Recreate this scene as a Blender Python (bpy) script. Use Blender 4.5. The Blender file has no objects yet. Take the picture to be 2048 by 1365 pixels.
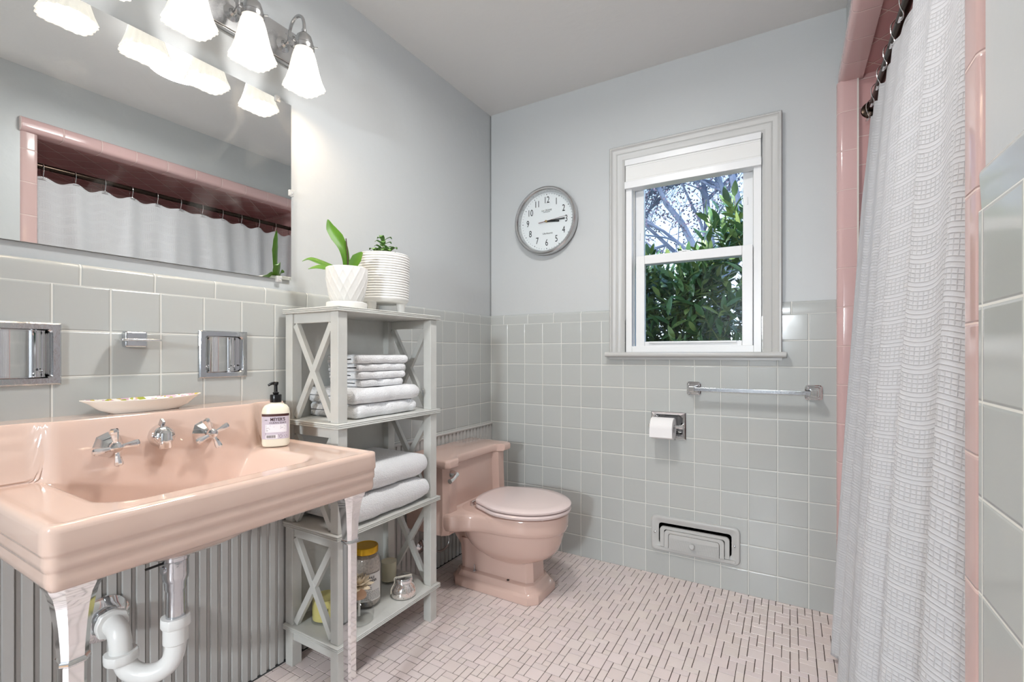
import bpy, math, random
from math import pi, sin, cos, sqrt, radians, atan2
from mathutils import Vector, Matrix
random.seed(7)
SC = bpy.context.scene
COL = SC.collection

# ------------------------------------------------------------------ colours and materials
def srgb(r, g, b):
    f = lambda c: (c/255/12.92) if c/255 <= .04045 else ((c/255+.055)/1.055)**2.4
    return (f(r), f(g), f(b), 1)

def mat(name, col, rough=.5, metal=0., spec=.5, coat=0., trans=0., ior=1.45, noise=0., nscale=20., bump=0., bscale=200.,
        emit=None, estr=0., sheen=0., alpha=1., sss=0.):
    m = bpy.data.materials.new(name); m.use_nodes = True
    nt = m.node_tree; b = nt.nodes['Principled BSDF']
    b.inputs['Base Color'].default_value = col
    b.inputs['Roughness'].default_value = rough
    b.inputs['Metallic'].default_value = metal
    b.inputs['Specular IOR Level'].default_value = spec
    b.inputs['Coat Weight'].default_value = coat
    b.inputs['Transmission Weight'].default_value = trans
    b.inputs['IOR'].default_value = ior
    b.inputs['Alpha'].default_value = alpha
    b.inputs['Sheen Weight'].default_value = sheen
    if emit:
        b.inputs['Emission Color'].default_value = emit
        b.inputs['Emission Strength'].default_value = estr
    tc = nt.nodes.new('ShaderNodeTexCoord')
    if noise:
        n = nt.nodes.new('ShaderNodeTexNoise'); n.inputs['Scale'].default_value = nscale; n.inputs['Detail'].default_value = 4
        nt.links.new(tc.outputs['Object'], n.inputs['Vector'])
        r = nt.nodes.new('ShaderNodeMapRange'); r.inputs['To Min'].default_value = 1-noise; r.inputs['To Max'].default_value = 1+noise
        r.inputs['From Min'].default_value = .25; r.inputs['From Max'].default_value = .75
        nt.links.new(n.outputs['Fac'], r.inputs['Value'])
        mx = nt.nodes.new('ShaderNodeVectorMath'); mx.operation = 'SCALE'; mx.inputs[0].default_value = col[:3]
        nt.links.new(r.outputs['Result'], mx.inputs['Scale'])
        nt.links.new(mx.outputs['Vector'], b.inputs['Base Color'])
    if bump:
        n = nt.nodes.new('ShaderNodeTexNoise'); n.inputs['Scale'].default_value = bscale; n.inputs['Detail'].default_value = 3
        nt.links.new(tc.outputs['Object'], n.inputs['Vector'])
        bp = nt.nodes.new('ShaderNodeBump'); bp.inputs['Strength'].default_value = 1.; bp.inputs['Distance'].default_value = bump
        nt.links.new(n.outputs['Fac'], bp.inputs['Height']); nt.links.new(bp.outputs['Normal'], b.inputs['Normal'])
    return m

def tile_mat(name, col, grout, rough, axes, diag=False, var=.035, gw=.0016, spec=.5):
    """Glazed tile: axes = two (component index, offset, pitch[, shift per row]) in world metres; grout lines are recessed."""
    m = mat(name, col, rough, spec=spec)
    nt = m.node_tree; L = nt.links.new; b = nt.nodes['Principled BSDF']
    N = nt.nodes.new
    tc = N('ShaderNodeTexCoord'); vec = tc.outputs['Object']
    if diag:
        mp = N('ShaderNodeMapping'); mp.inputs['Rotation'].default_value = (0, 0, radians(45)); L(vec, mp.inputs['Vector']); vec = mp.outputs['Vector']
    sp = N('ShaderNodeSeparateXYZ'); L(vec, sp.inputs[0])
    def math_(op, a, bb=None, c=None):
        n = N('ShaderNodeMath'); n.operation = op
        for i, v in enumerate((a, bb, c)):
            if v is None: continue
            if isinstance(v, (int, float)): n.inputs[i].default_value = v
            else: L(v, n.inputs[i])
        return n.outputs[0]
    dists = []; cells = []
    for ax, off, pitch in axes:
        if ax is None: continue
        t = math_('DIVIDE', math_('SUBTRACT', sp.outputs[ax], off), pitch)
        fl = math_('FLOOR', t); fr = math_('SUBTRACT', t, fl)
        d = math_('MULTIPLY', math_('MINIMUM', fr, math_('SUBTRACT', 1., fr)), pitch)
        dists.append(d); cells.append(fl)
    d = dists[0] if len(dists) == 1 else math_('MINIMUM', dists[0], dists[1])
    mr = N('ShaderNodeMapRange'); mr.interpolation_type = 'SMOOTHSTEP'
    mr.inputs['From Min'].default_value = gw*.55; mr.inputs['From Max'].default_value = gw*1.1; L(d, mr.inputs['Value'])
    mh = N('ShaderNodeMapRange'); mh.interpolation_type = 'SMOOTHERSTEP'
    mh.inputs['From Min'].default_value = gw*.6; mh.inputs['From Max'].default_value = gw*3.2; L(d, mh.inputs['Value'])
    cb = N('ShaderNodeCombineXYZ'); L(cells[0], cb.inputs[0])
    if len(cells) > 1: L(cells[1], cb.inputs[1])
    wn = N('ShaderNodeTexWhiteNoise'); wn.noise_dimensions = '3D'; L(cb.outputs[0], wn.inputs['Vector'])
    vr = N('ShaderNodeMapRange'); vr.inputs['To Min'].default_value = 1-var; vr.inputs['To Max'].default_value = 1+var; L(wn.outputs['Value'], vr.inputs['Value'])
    sc = N('ShaderNodeVectorMath'); sc.operation = 'SCALE'; sc.inputs[0].default_value = col[:3]; L(vr.outputs[0], sc.inputs['Scale'])
    mix = N('ShaderNodeMix'); mix.data_type = 'RGBA'; mix.inputs['A'].default_value = grout; L(mr.outputs[0], mix.inputs['Factor']); L(sc.outputs[0], mix.inputs['B'])
    L(mix.outputs['Result'], b.inputs['Base Color'])
    rr = N('ShaderNodeMapRange'); rr.inputs['To Min'].default_value = .85; rr.inputs['To Max'].default_value = rough; L(mr.outputs[0], rr.inputs['Value']); L(rr.outputs[0], b.inputs['Roughness'])
    # gentle waviness of the glaze, different on each tile
    nz = N('ShaderNodeTexNoise'); nz.inputs['Scale'].default_value = 9.; nz.inputs['Detail'].default_value = 1.
    av = N('ShaderNodeVectorMath'); av.operation = 'MULTIPLY_ADD'; av.inputs[1].default_value = (7, 7, 7); L(wn.outputs['Color'], av.inputs[0]); L(tc.outputs['Object'], av.inputs[2]); L(av.outputs[0], nz.inputs['Vector'])
    h = math_('ADD', math_('MULTIPLY', mh.outputs[0], .0011), math_('MULTIPLY', nz.outputs['Fac'], .0009))
    bp = N('ShaderNodeBump'); bp.inputs['Distance'].default_value = 1.; L(h, bp.inputs['Height']); L(bp.outputs[0], b.inputs['Normal'])
    return m

# ------------------------------------------------------------------ mesh builder
def ss(a, b_, x): t = min(1, max(0, (x-a)/(b_-a))); return t*t*(3-2*t)
class MB:
    def __init__(s): s.v = []; s.f = []; s.mi = []; s.cur = 0; s.uv = None
    def add(s, vs, fs):
        o = len(s.v); s.v += [tuple(p) for p in vs]; s.f += [tuple(i+o for i in f) for f in fs]; s.mi += [s.cur]*len(fs); return s
    def box(s, a, b):
        x0, y0, z0 = (min(a[i], b[i]) for i in range(3)); x1, y1, z1 = (max(a[i], b[i]) for i in range(3))
        return s.add([(x0,y0,z0),(x1,y0,z0),(x1,y1,z0),(x0,y1,z0),(x0,y0,z1),(x1,y0,z1),(x1,y1,z1),(x0,y1,z1)],
              [(0,3,2,1),(4,5,6,7),(0,1,5,4),(1,2,6,5),(2,3,7,6),(3,0,4,7)])
    def bar(s, p, q, w, h, up=(0, 0, 1)):
        p = Vector(p); q = Vector(q); d = (q-p).normalized(); u = Vector(up); r = d.cross(u).normalized(); u = r.cross(d).normalized()
        vs = []
        for c in (p, q):
            for a, bb in ((-1,-1),(1,-1),(1,1),(-1,1)): vs.append(c+r*a*w/2+u*bb*h/2)
        return s.add(vs, [(0,1,2,3),(7,6,5,4),(0,4,5,1),(1,5,6,2),(2,6,7,3),(3,7,4,0)])
    def loft(s, rings, cap0=True, cap1=True, closed=True):
        n = len(rings[0]); o = []
        vs = [p for r in rings for p in r]; fs = []
        for i in range(len(rings)-1):
            for j in range(n if closed else n-1):
                k = (j+1) % n
                fs.append((i*n+j, i*n+k, (i+1)*n+k, (i+1)*n+j))
        if cap0: fs.append(tuple(range(n-1, -1, -1)))
        if cap1: fs.append(tuple((len(rings)-1)*n+j for j in range(n)))
        return s.add(vs, fs)
    def lathe(s, prof, c=(0, 0, 0), axis='Z', n=32, cap0=True, cap1=True, mod=None):
        rings = []
        for r, z in prof:
            ring = []
            for j in range(n):
                a = 2*pi*j/n; rr = r*(mod(a, z) if mod else 1)
                if axis == 'Z': p = (c[0]+rr*cos(a), c[1]+rr*sin(a), c[2]+z)
                elif axis == 'X': p = (c[0]+z, c[1]+rr*cos(a), c[2]+rr*sin(a))
                else: p = (c[0]+rr*sin(a), c[1]+z, c[2]+rr*cos(a))
                ring.append(p)
            rings.append(ring)
        return s.loft(rings, cap0, cap1)
    def tube(s, pts, r, n=12, caps=True, smooth=0):
        P = [Vector(p) for p in pts]
        if smooth: P, r = spline(P, smooth, r)
        m = len(P); rings = []
        R = r if isinstance(r, (list, tuple)) else [r]*m
        t0 = (P[1]-P[0]).normalized(); u = t0.orthogonal().normalized()
        for i in range(m):
            t = (P[min(i+1, m-1)]-P[max(i-1, 0)]).normalized()
            u = (u - t*u.dot(t)).normalized(); w = t.cross(u)
            rings.append([P[i]+u*R[i]*cos(2*pi*j/n)+w*R[i]*sin(2*pi*j/n) for j in range(n)])
        return s.loft(rings, caps, caps)
    def grid(s, fn, nu, nv):
        vs = [fn(i/nu, j/nv) for i in range(nu+1) for j in range(nv+1)]
        fs = [(i*(nv+1)+j, (i+1)*(nv+1)+j, (i+1)*(nv+1)+j+1, i*(nv+1)+j+1) for i in range(nu) for j in range(nv)]
        return s.add(vs, fs)
    def sphere(s, c, r, n=16, m=10, sc=(1, 1, 1)):
        rings = []
        for i in range(m+1):
            a = -pi/2+pi*i/m; rr = max(cos(a), .001)
            rings.append([(c[0]+r*rr*cos(2*pi*j/n)*sc[0], c[1]+r*rr*sin(2*pi*j/n)*sc[1], c[2]+r*sin(a)*sc[2]) for j in range(n)])
        return s.loft(rings)
    def build(s, name, m, parent=None, bevel=0, seg=2, angle=35, top=False, subsurf=0, flip=False):
        me = bpy.data.meshes.new(name)
        loc = Vector((0, 0, 0))
        vs = s.v
        if top:
            xs = [p[0] for p in vs]; ys = [p[1] for p in vs]; zs = [p[2] for p in vs]
            loc = Vector(((min(xs)+max(xs))/2, (min(ys)+max(ys))/2, min(zs)))
            vs = [(p[0]-loc.x, p[1]-loc.y, p[2]-loc.z) for p in vs]
        me.from_pydata(vs, [], s.f)
        ms = m if isinstance(m, (list, tuple)) else [m]
        for q in ms: me.materials.append(q)
        if len(ms) > 1: me.polygons.foreach_set('material_index', s.mi)
        me.polygons.foreach_set('use_smooth', [True]*len(me.polygons))
        me.update()
        import bmesh
        bm = bmesh.new(); bm.from_mesh(me); bmesh.ops.recalc_face_normals(bm, faces=bm.faces)
        if flip: bmesh.ops.reverse_faces(bm, faces=bm.faces)
        bm.to_mesh(me); bm.free()
        me.set_sharp_from_angle(angle=radians(angle))
        o = bpy.data.objects.new(name, me); o.location = loc; COL.objects.link(o)
        if bevel:
            b = o.modifiers.new('bevel', 'BEVEL'); b.width = bevel; b.segments = seg; b.limit_method = 'ANGLE'; b.angle_limit = radians(40); b.harden_normals = True
        if subsurf:
            q = o.modifiers.new('sub', 'SUBSURF'); q.levels = subsurf; q.render_levels = subsurf
        if parent: attach(o, parent)
        return o

def attach(o, parent):
    o.parent = parent
    w = Matrix.Translation(parent['_w']) if '_w' in parent else (Matrix.Translation(parent.location) if not parent.parent else Matrix.Identity(4))
    o.matrix_parent_inverse = w.inverted()

def spline(P, k, r=None):
    out = []; R = []
    n = len(P)
    for i in range(n-1):
        p0 = P[max(i-1, 0)]; p1 = P[i]; p2 = P[i+1]; p3 = P[min(i+2, n-1)]
        for j in range(k):
            t = j/k
            out.append(.5*((2*p1)+(-p0+p2)*t+(2*p0-5*p1+4*p2-p3)*t*t+(-p0+3*p1-3*p2+p3)*t**3))
            if isinstance(r, (list, tuple)): R.append(r[i]*(1-t)+r[i+1]*t)
    out.append(P[-1])
    if isinstance(r, (list, tuple)): R.append(r[-1])
    return out, (R if isinstance(r, (list, tuple)) else r)

def thing(name, label, cat, loc, group=None):
    o = bpy.data.objects.new(name, None); o.empty_display_size = .02; o.location = loc; COL.objects.link(o)
    o['label'] = label; o['category'] = cat
    if group: o['group'] = group
    return o
def tag(o, label, cat, group=None, kind=None):
    o['label'] = label; o['category'] = cat
    if group: o['group'] = group
    if kind: o['kind'] = kind
    return o
def struct(o): o['kind'] = 'structure'; return o
def part(o, label): o['label'] = label; return o
def copy_tree(o, delta, label, parent=None):
    c = o.copy(); COL.objects.link(c)
    if parent: c.parent = parent; c.matrix_parent_inverse = o.matrix_parent_inverse.copy()
    else: c.location = o.location + Vector(delta); c['label'] = label
    for ch in list(o.children): copy_tree(ch, None, None, c)
    return c
def rrect(cx, cy, w, h, r, n=5):
    """rounded rectangle outline, counter-clockwise 2D points"""
    out = []
    for sx, sy, a0 in ((1, 1, 0), (-1, 1, 90), (-1, -1, 180), (1, -1, 270)):
        for i in range(n+1):
            a = radians(a0+90*i/n); out.append((cx+sx*(w/2-r)+r*cos(a), cy+sy*(h/2-r)+r*sin(a)))
    return out
def holes_grid(u0, u1, v0, v1, holes):
    holes = [(max(a, u0), min(b, u1), max(c, v0), min(d, v1)) for a, b, c, d in holes if a < u1 and b > u0 and c < v1 and d > v0]
    us = sorted({u0, u1, *[h[0] for h in holes], *[h[1] for h in holes]}); vs = sorted({v0, v1, *[h[2] for h in holes], *[h[3] for h in holes]})
    out = []
    for i in range(len(us)-1):
        for j in range(len(vs)-1):
            cu = (us[i]+us[i+1])/2; cv = (vs[j]+vs[j+1])/2
            if not any(h[0] < cu < h[1] and h[2] < cv < h[3] for h in holes): out.append((us[i], us[i+1], vs[j], vs[j+1]))
    return out
def text_mesh(body, size, ext=.0004, align='CENTER', sx=1., bold=0.):
    cu = bpy.data.curves.new('txt', 'FONT'); cu.body = body; cu.size = size; cu.extrude = ext; cu.align_x = align; cu.align_y = 'CENTER'; cu.resolution_u = 4
    cu.offset = bold
    ob = bpy.data.objects.new('txt', cu); COL.objects.link(ob)
    dg = bpy.context.evaluated_depsgraph_get()
    me = bpy.data.meshes.new_from_object(ob.evaluated_get(dg))
    vs = [(v.co.x*sx, v.co.y, v.co.z) for v in me.vertices]; fs = [tuple(p.vertices) for p in me.polygons]
    bpy.data.objects.remove(ob); bpy.data.curves.remove(cu); bpy.data.meshes.remove(me)
    return vs, fs

# ------------------------------------------------------------------ material list
GREY = srgb(190, 191, 189)
M = {}
M['paint'] = mat("wall_paint", srgb(197, 200, 201), .38, spec=.45, bump=.0012, bscale=22)
M['ceiling'] = mat('ceiling_paint', srgb(222, 221, 219), .5, bump=.001, bscale=30)
M['trim'] = mat('grey_trim_paint', srgb(194, 194, 192), .32)
M['grey_wood'] = mat('grey_painted_wood', srgb(206, 206, 201), .34, noise=.05, nscale=14, bump=.0006, bscale=60)
M['wainscot'] = mat('grey_beadboard_paint', srgb(196, 195, 192), .4, noise=.04, nscale=8)
M['dark_gap'] = mat('dark_caulk', srgb(60, 62, 64), .7)
TC = srgb(185, 188, 186); GR = srgb(226, 226, 220)
M['tile_back'] = tile_mat('grey_green_glazed_tile', TC, GR, .12, [(0, .1165, .11), (2, 1.2046, .11)])
M['tile_left'] = tile_mat('grey_green_glazed_tile_left', TC, GR, .12, [(1, 2.162, .11), (2, 1.2046, .11)])
M['cap_back'] = tile_mat('grey_green_cap_tile', TC, GR, .12, [(0, .5565, .155)])
M['cap_left'] = tile_mat('grey_green_cap_tile_left', TC, GR, .12, [(1, .608, .155)])
PK = srgb(214, 180, 178); PG = srgb(226, 205, 198)
M['pink_v'] = tile_mat('pink_glazed_bullnose', PK, PG, .1, [(2, 1.526, .152)], var=.03, gw=.0011)
M['pink_v2'] = tile_mat('pink_glazed_bullnose_near', srgb(206, 176, 172), PG, .1, [(2, 1.076, .157)], var=.03, gw=.0013)
M['pink_h'] = tile_mat('pink_glazed_bullnose_header', PK, PG, .1, [(1, 2.11, .152)], var=.03, gw=.0013)
M['pink_xz'] = tile_mat('pink_wall_tile_end', srgb(212, 170, 168), PG, .1, [(0, 1.703, .11), (2, 1.99, .11)])
M['pink_yz'] = tile_mat('pink_wall_tile_long', srgb(212, 170, 168), PG, .1, [(1, 2.25, .11), (2, 1.99, .11)])
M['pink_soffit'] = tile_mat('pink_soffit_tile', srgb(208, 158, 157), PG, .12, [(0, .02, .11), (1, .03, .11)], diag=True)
M['porcelain'] = mat('pink_porcelain', srgb(218, 191, 177), .07, spec=.6, coat=.3)
M['toilet'] = mat('pink_porcelain_toilet', srgb(208, 178, 166), .08, spec=.6, coat=.3)
M['seat'] = mat('pink_seat_plastic', srgb(224, 206, 202), .15, spec=.5)
M['chrome'] = mat('chrome', (.82, .82, .83, 1), .05, metal=1.)
M['chrome_worn'] = mat('worn_chrome', (.58, .60, .63, 1), .13, metal=1., bump=.0003, bscale=120)
M['nickel'] = mat('brushed_nickel', (.55, .55, .55, 1), .22, metal=1., bump=.0002, bscale=300)
M['bronze'] = mat('dark_bronze_rod', (.05, .036, .028, 1), .25, metal=1.)
M['pvc'] = mat('white_plastic_pipe', srgb(232, 232, 230), .28)
M['black'] = mat('black_plastic', srgb(22, 22, 24), .25)
M['mirror'] = mat('mirror_silver', (.86, .885, .88, 1), .0, metal=1.)
M['glass'] = mat('clear_glass', (1, 1, 1, 1), 0., trans=1., ior=1.45)
M['white'] = mat('white_vinyl', srgb(236, 237, 238), .3)
M['whitepot'] = mat('matte_white_ceramic', srgb(236, 234, 230), .45)
M['towel'] = mat('white_terry_towel', srgb(242, 242, 243), .95, spec=.1, sheen=.4, bump=.004, bscale=230)
M['paper'] = mat('white_paper', srgb(242, 240, 240), .9, spec=.1, bump=.0004, bscale=100)
M['leaf'] = mat('green_leaf', srgb(78, 122, 30), .42, spec=.35, noise=.12, nscale=30)
M['leaf2'] = mat('dark_green_succulent_leaf', srgb(110, 148, 84), .3, noise=.2, nscale=60)
M['stem'] = mat('green_stem', srgb(96, 120, 60), .5)
M['soil'] = mat('dark_potting_soil', srgb(60, 46, 36), .95, noise=.3, nscale=120)
M['ink'] = mat('black_ink', srgb(24, 24, 26), .5)
M['red'] = mat('dark_red_paint', srgb(110, 24, 22), .4)
M['dial'] = mat('white_clock_face', srgb(240, 240, 242), .45)

def window_glass():
    m = bpy.data.materials.new('window_glass'); m.use_nodes = True; nt = m.node_tree; nt.nodes.clear()
    o = nt.nodes.new('ShaderNodeOutputMaterial'); t = nt.nodes.new('ShaderNodeBsdfTransparent'); g = nt.nodes.new('ShaderNodeBsdfGlossy'); g.inputs['Roughness'].default_value = .0
    f0 = nt.nodes.new('ShaderNodeLayerWeight'); f0.inputs['Blend'].default_value = .5; f1 = nt.nodes.new('ShaderNodeMath'); f1.operation = 'POWER'; f1.inputs[1].default_value = 4.; nt.links.new(f0.outputs['Facing'], f1.inputs[0]); f = nt.nodes.new('ShaderNodeMapRange'); f.inputs['To Min'].default_value = .022; f.inputs['To Max'].default_value = .7; nt.links.new(f1.outputs[0], f.inputs['Value']); mx = nt.nodes.new('ShaderNodeMixShader')
    t.inputs['Color'].default_value = (.93, .96, .96, 1)
    nt.links.new(f.outputs[0], mx.inputs[0]); nt.links.new(t.outputs[0], mx.inputs[1]); nt.links.new(g.outputs[0], mx.inputs[2]); nt.links.new(mx.outputs[0], o.inputs[0]); return m
M['pane'] = window_glass()
def thin_glass(name, tint=(.985, .99, .988, 1)):
    m = window_glass(); m.name = name; m.node_tree.nodes['Transparent BSDF'].inputs['Color'].default_value = tint; return m
M['thin'] = thin_glass('thin_clear_glass')

def shade_mat(name, col, s):
    m = bpy.data.materials.new(name); m.use_nodes = True; nt = m.node_tree; b = nt.nodes['Principled BSDF']
    b.inputs['Base Color'].default_value = (.9, .88, .85, 1); b.inputs['Roughness'].default_value = .35
    b.inputs['Emission Color'].default_value = col; b.inputs['Emission Strength'].default_value = s
    # the glass glows most around the bulb inside it
    return m
M['shade'] = shade_mat('lit_frosted_glass_shade', (1, .92, .80, 1), .5)
M['dome'] = shade_mat('lit_ceiling_dome_glass', (1, .985, .97, 1), 7.)

# ------------------------------------------------------------------ dimensions
D = 2.272; CH = 2.41; RX = 1.673; Y0 = -1.0; RIM = 1.257; RIMJ = 1.2046
NICHES = [(.277, .417, .969, 1.111), (.716, .856, .969, 1.108)]

# ------------------------------------------------------------------ room shell
# left wall with the two recesses
hl = [(a+.012, b-.012, c+.012, d-.012) for a, b, c, d in NICHES]
mb = MB()
for u0, u1, v0, v1 in holes_grid(Y0, D+.12, 0, CH, hl): mb.box((-.14, u0, v0), (-.006, u1, v1))
wl = struct(mb.build('wall_left', M['paint']))
mb = MB()
for u0, u1, v0, v1 in holes_grid(Y0, D, .64, RIMJ, hl): mb.box((-.006, u0, v0), (.004, u1, v1))
mb.build('tile_panel', M['tile_left'], wl)
def cap_profile(n=6):
    # bullnose: (out, z)
    pts = [(-.006, RIMJ), (.004, RIMJ)]
    r = .012
    for i in range(n+1):
        a = radians(90*i/n); pts.append((.004-r+r*cos(a)+.002, RIM-r+r*sin(a)))
    pts.append((-.006, RIM)); return pts
cp = cap_profile()
mb = MB(); mb.loft([[(o, y, z) for o, z in cp] for y in (Y0, D)]); mb.build('tile_cap', M['cap_left'], wl)
# back wall
W0, W1, WZ0, WZ1 = .785, 1.378, 1.047, 1.985
TPH = (.930, 1.054, .660, .755)
hb = [(W0, W1, WZ0, WZ1), TPH]
mb = MB()
for u0, u1, v0, v1 in holes_grid(0, 2.6, 0, CH, hb): mb.box((u0, D+.006, v0), (u1, D+.14, v1))
wb = struct(mb.build('wall_back', M['paint']))
mb = MB()
for u0, u1, v0, v1 in holes_grid(0, 1.642, 0, RIMJ, hb): mb.box((u0, D-.004, v0), (u1, D+.006, v1))
mb.build('tile_panel', M['tile_back'], wb)
mb = MB()
for a, b in ((0, .716), (1.452, 1.642)): mb.loft([[(x, D-o, z) for o, z in cp] for x in (a, b)])
mb.build('tile_cap', M['cap_back'], wb)
# right wall: near piece, header above the tub opening, far sliver
mb = MB()
mb.box((RX, Y0, 0), (RX+.10, .745, CH)); mb.box((RX, .745, 2.15), (RX+.10, D+.006, CH)); mb.box((RX, D-.018, 0), (1.702, D+.006, 2.15))
wr = struct(mb.build('wall_right', M['paint']))
mb = MB(); mb.box((RX-.006, Y0, 0), (RX, .744, RIMJ)); mb.build('tile_panel', M['tile_left'], wr)
mb = MB(); mb.loft([[(RX-o, y, z) for o, z in cp] for y in (Y0, .742)]); mb.build('tile_cap', M['cap_left'], wr)
# front wall behind the camera, with the opening of the added doorway
mb = MB()
for u0, u1, v0, v1 in holes_grid(0, RX, 0, CH, [(.62, 1.42, 0, 2.03)]): mb.box((u0, Y0-.1, v0), (u1, Y0, v1))
struct(mb.build('wall_front', M['paint']))
mb = MB(); mb.box((.55, Y0-.1, 0), (.62, Y0+.018, 2.10)); mb.box((1.42, Y0-.1, 0), (1.49, Y0+.018, 2.10)); mb.box((.55, Y0-.1, 2.03), (1.49, Y0+.018, 2.10)); struct(mb.build('door_1', M['trim'], bevel=.004))
# added doorway and unseen hallway, put in to bring fill light into the room
HY = -3.0
mb = MB()
for a_, b_ in (((-.3, HY, 0), (-.2, Y0-.1, CH)), ((2.3, HY, 0), (2.4, Y0-.1, CH)), ((-.3, HY-.1, 0), (2.4, HY, CH)), ((-.3, Y0-.12, 0), (0, Y0-.1, CH)), ((RX, Y0-.12, 0), (2.4, Y0-.1, CH))): mb.box(a_, b_)
struct(mb.build('wall_added_hallway', mat('added_hallway_grey_paint', srgb(128, 130, 132), .6)))
mb = MB(); mb.box((-.3, HY-.1, CH), (2.4, Y0-.1, CH+.1)); struct(mb.build('ceiling_added_hallway', M['ceiling']))
mb = MB(); mb.box((-.3, HY-.1, -.1), (2.4, Y0-.1, -.002)); struct(mb.build('floor_added_hallway', mat('added_hallway_wood_floor', srgb(150, 118, 88), .4)))
# ceiling
mb = MB(); mb.box((-.14, Y0-.1, CH), (2.6, D+.14, CH+.1)); struct(mb.build('ceiling', M['ceiling']))

# tub alcove: pink tile on three sides, soffit, bullnose surround
AX1 = 2.45; SOF = 2.118
mb = MB(); mb.box((1.703, 2.252, 0), (AX1+.02, 2.29, SOF+.02))
wt = struct(mb.build('wall_alcove_back', M['pink_xz']))
mb = MB(); mb.box((AX1, .76, 0), (AX1+.1, 2.26, SOF+.02)); struct(mb.build('wall_alcove_side', M['pink_yz']))
mb = MB(); mb.box((1.70, .70, 0), (AX1+.05, .78, SOF+.02)); struct(mb.build('wall_alcove_front', M['pink_xz']))
mb = MB(); mb.box((1.70, .72, SOF), (AX1+.05, 2.27, SOF+.03)); struct(mb.build('ceiling_alcove', M['pink_soffit']))
def bull(x0, y0, x1, y1, r, corners, n=6):
    """outline in a plane with chosen corners rounded; corners = set of indices 0..3 ccw from (x0,y0)"""
    P = [(x0, y0, 180), (x1, y0, 270), (x1, y1, 0), (x0, y1, 90)]; out = []
    for i, (x, y, a0) in enumerate(P):
        if i in corners:
            cx = x+(r if i in (0, 3) else -r); cy = y+(r if i in (0, 1) else -r)
            for k in range(n+1): a = radians(a0+90*k/n); out.append((cx+r*cos(a), cy+r*sin(a)))
        else: out.append((x, y))
    return out
# far jamb: column against the back wall, rounded towards the room
o = bull(1.640, 2.236, 1.703, D+.006, .022, {0})
mb = MB(); mb.loft([[(x, y, z) for x, y in o] for z in (0, 2.104)]); struct(mb.build('trim_1', M['pink_v']))
mb = MB(); mb.box((1.7032, 2.2345, 0), (1.7085, 2.256, SOF)); struct(mb.build('trim_2', mat('white_caulk', srgb(226, 222, 214), .6)))
# near jamb
o = bull(1.667, .742, 1.735, .806, .014, {0, 3})
mb = MB(); mb.loft([[(x, y, z) for x, y in o] for z in (0, 2.104)]); struct(mb.build('trim_3', M['pink_v2']))
# header
o = bull(1.645, 2.100, 1.722, 2.166, .02, {0, 3})
mb = MB(); mb.loft([[(x, y, z) for x, z in o] for y in (.742, 2.268)]); struct(mb.build('trim_4', M['pink_h']))

# floor: ceramic mosaic sheets, each little tile modelled on a dark grout bed
UX, UY = .0256, .0264
PAT = [(0,0,2,2),(0,2,1,2),(0,4,1,2),(1,2,2,1),(1,3,2,2),(1,5,1,1),(2,0,1,2),(2,5,2,1),(3,0,1,2),(3,2,1,2),(3,4,2,1),(4,5,1,2),(4,1,2,1),(4,2,2,2),(5,4,1,2),(5,0,1,1)]
fl_m = mat('pink_mosaic_tile', srgb(226, 212, 208), .28, noise=.03, nscale=6)
nt = fl_m.node_tree; at = nt.nodes.new('ShaderNodeAttribute'); at.attribute_name = 'tone'; at.attribute_type = 'GEOMETRY'
mixn = nt.nodes.new('ShaderNodeVectorMath'); mixn.operation = 'MULTIPLY'
src = nt.nodes['Principled BSDF'].inputs['Base Color'].links[0].from_socket
nt.links.new(src, mixn.inputs[0]); nt.links.new(at.outputs['Color'], mixn.inputs[1]); nt.links.new(mixn.outputs[0], nt.nodes['Principled BSDF'].inputs['Base Color'])
grout_m = mat('dark_floor_grout', srgb(78, 66, 60), .85)
vs = []; fs = []; mi = []; tone = []
FX0, FX1, FY0, FY1 = 0.0, 1.704, Y0, D-.004
vs += [(FX0, FY0, -.0015), (FX1, FY0, -.0015), (FX1, FY1, -.0015), (FX0, FY1, -.0015)]; fs.append((0, 1, 2, 3)); mi.append(1); tone.append((1, 1, 1, 1))
LX = 1.404; LY = 2.07
g = .00105; bv = .0006
for si in range(-10, 3):
    for sj in range(-2, 22):
        for cx, ry, w, h in PAT:
            jx = random.uniform(-.0003, .0003); jy = random.uniform(-.0003, .0003)
            x0 = LX+si*6*UX+cx*UX+g+jx; x1 = LX+si*6*UX+(cx+w)*UX-g+jx
            y1 = LY-sj*6*UY-ry*UY-g+jy; y0 = LY-sj*6*UY-(ry+h)*UY+g+jy
            x0 = max(x0, FX0); x1 = min(x1, FX1); y0 = max(y0, FY0); y1 = min(y1, FY1)
            if x1-x0 < .004 or y1-y0 < .004: continue
            k = len(vs)
            vs += [(x0, y0, -.0015), (x1, y0, -.0015), (x1, y1, -.0015), (x0, y1, -.0015), (x0+bv, y0+bv, 0), (x1-bv, y0+bv, 0), (x1-bv, y1-bv, 0), (x0+bv, y1-bv, 0)]
            t = random.uniform(.955, 1.03); tc_ = (t, t*random.uniform(.985, 1.01), t*random.uniform(.985, 1.015), 1)
            for f in ((4, 5, 6, 7), (0, 1, 5, 4), (1, 2, 6, 5), (2, 3, 7, 6), (3, 0, 4, 7)): fs.append(tuple(k+i for i in f)); mi.append(0); tone.append(tc_)
me = bpy.data.meshes.new('floor'); me.from_pydata(vs, [], fs); me.materials.append(fl_m); me.materials.append(grout_m); me.polygons.foreach_set('material_index', mi)
ca = me.color_attributes.new('tone', 'FLOAT_COLOR', 'CORNER')
cc = []
for p, t in zip(me.polygons, tone): cc += list(t)*p.loop_total
ca.data.foreach_set('color', cc); me.update()
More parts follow.
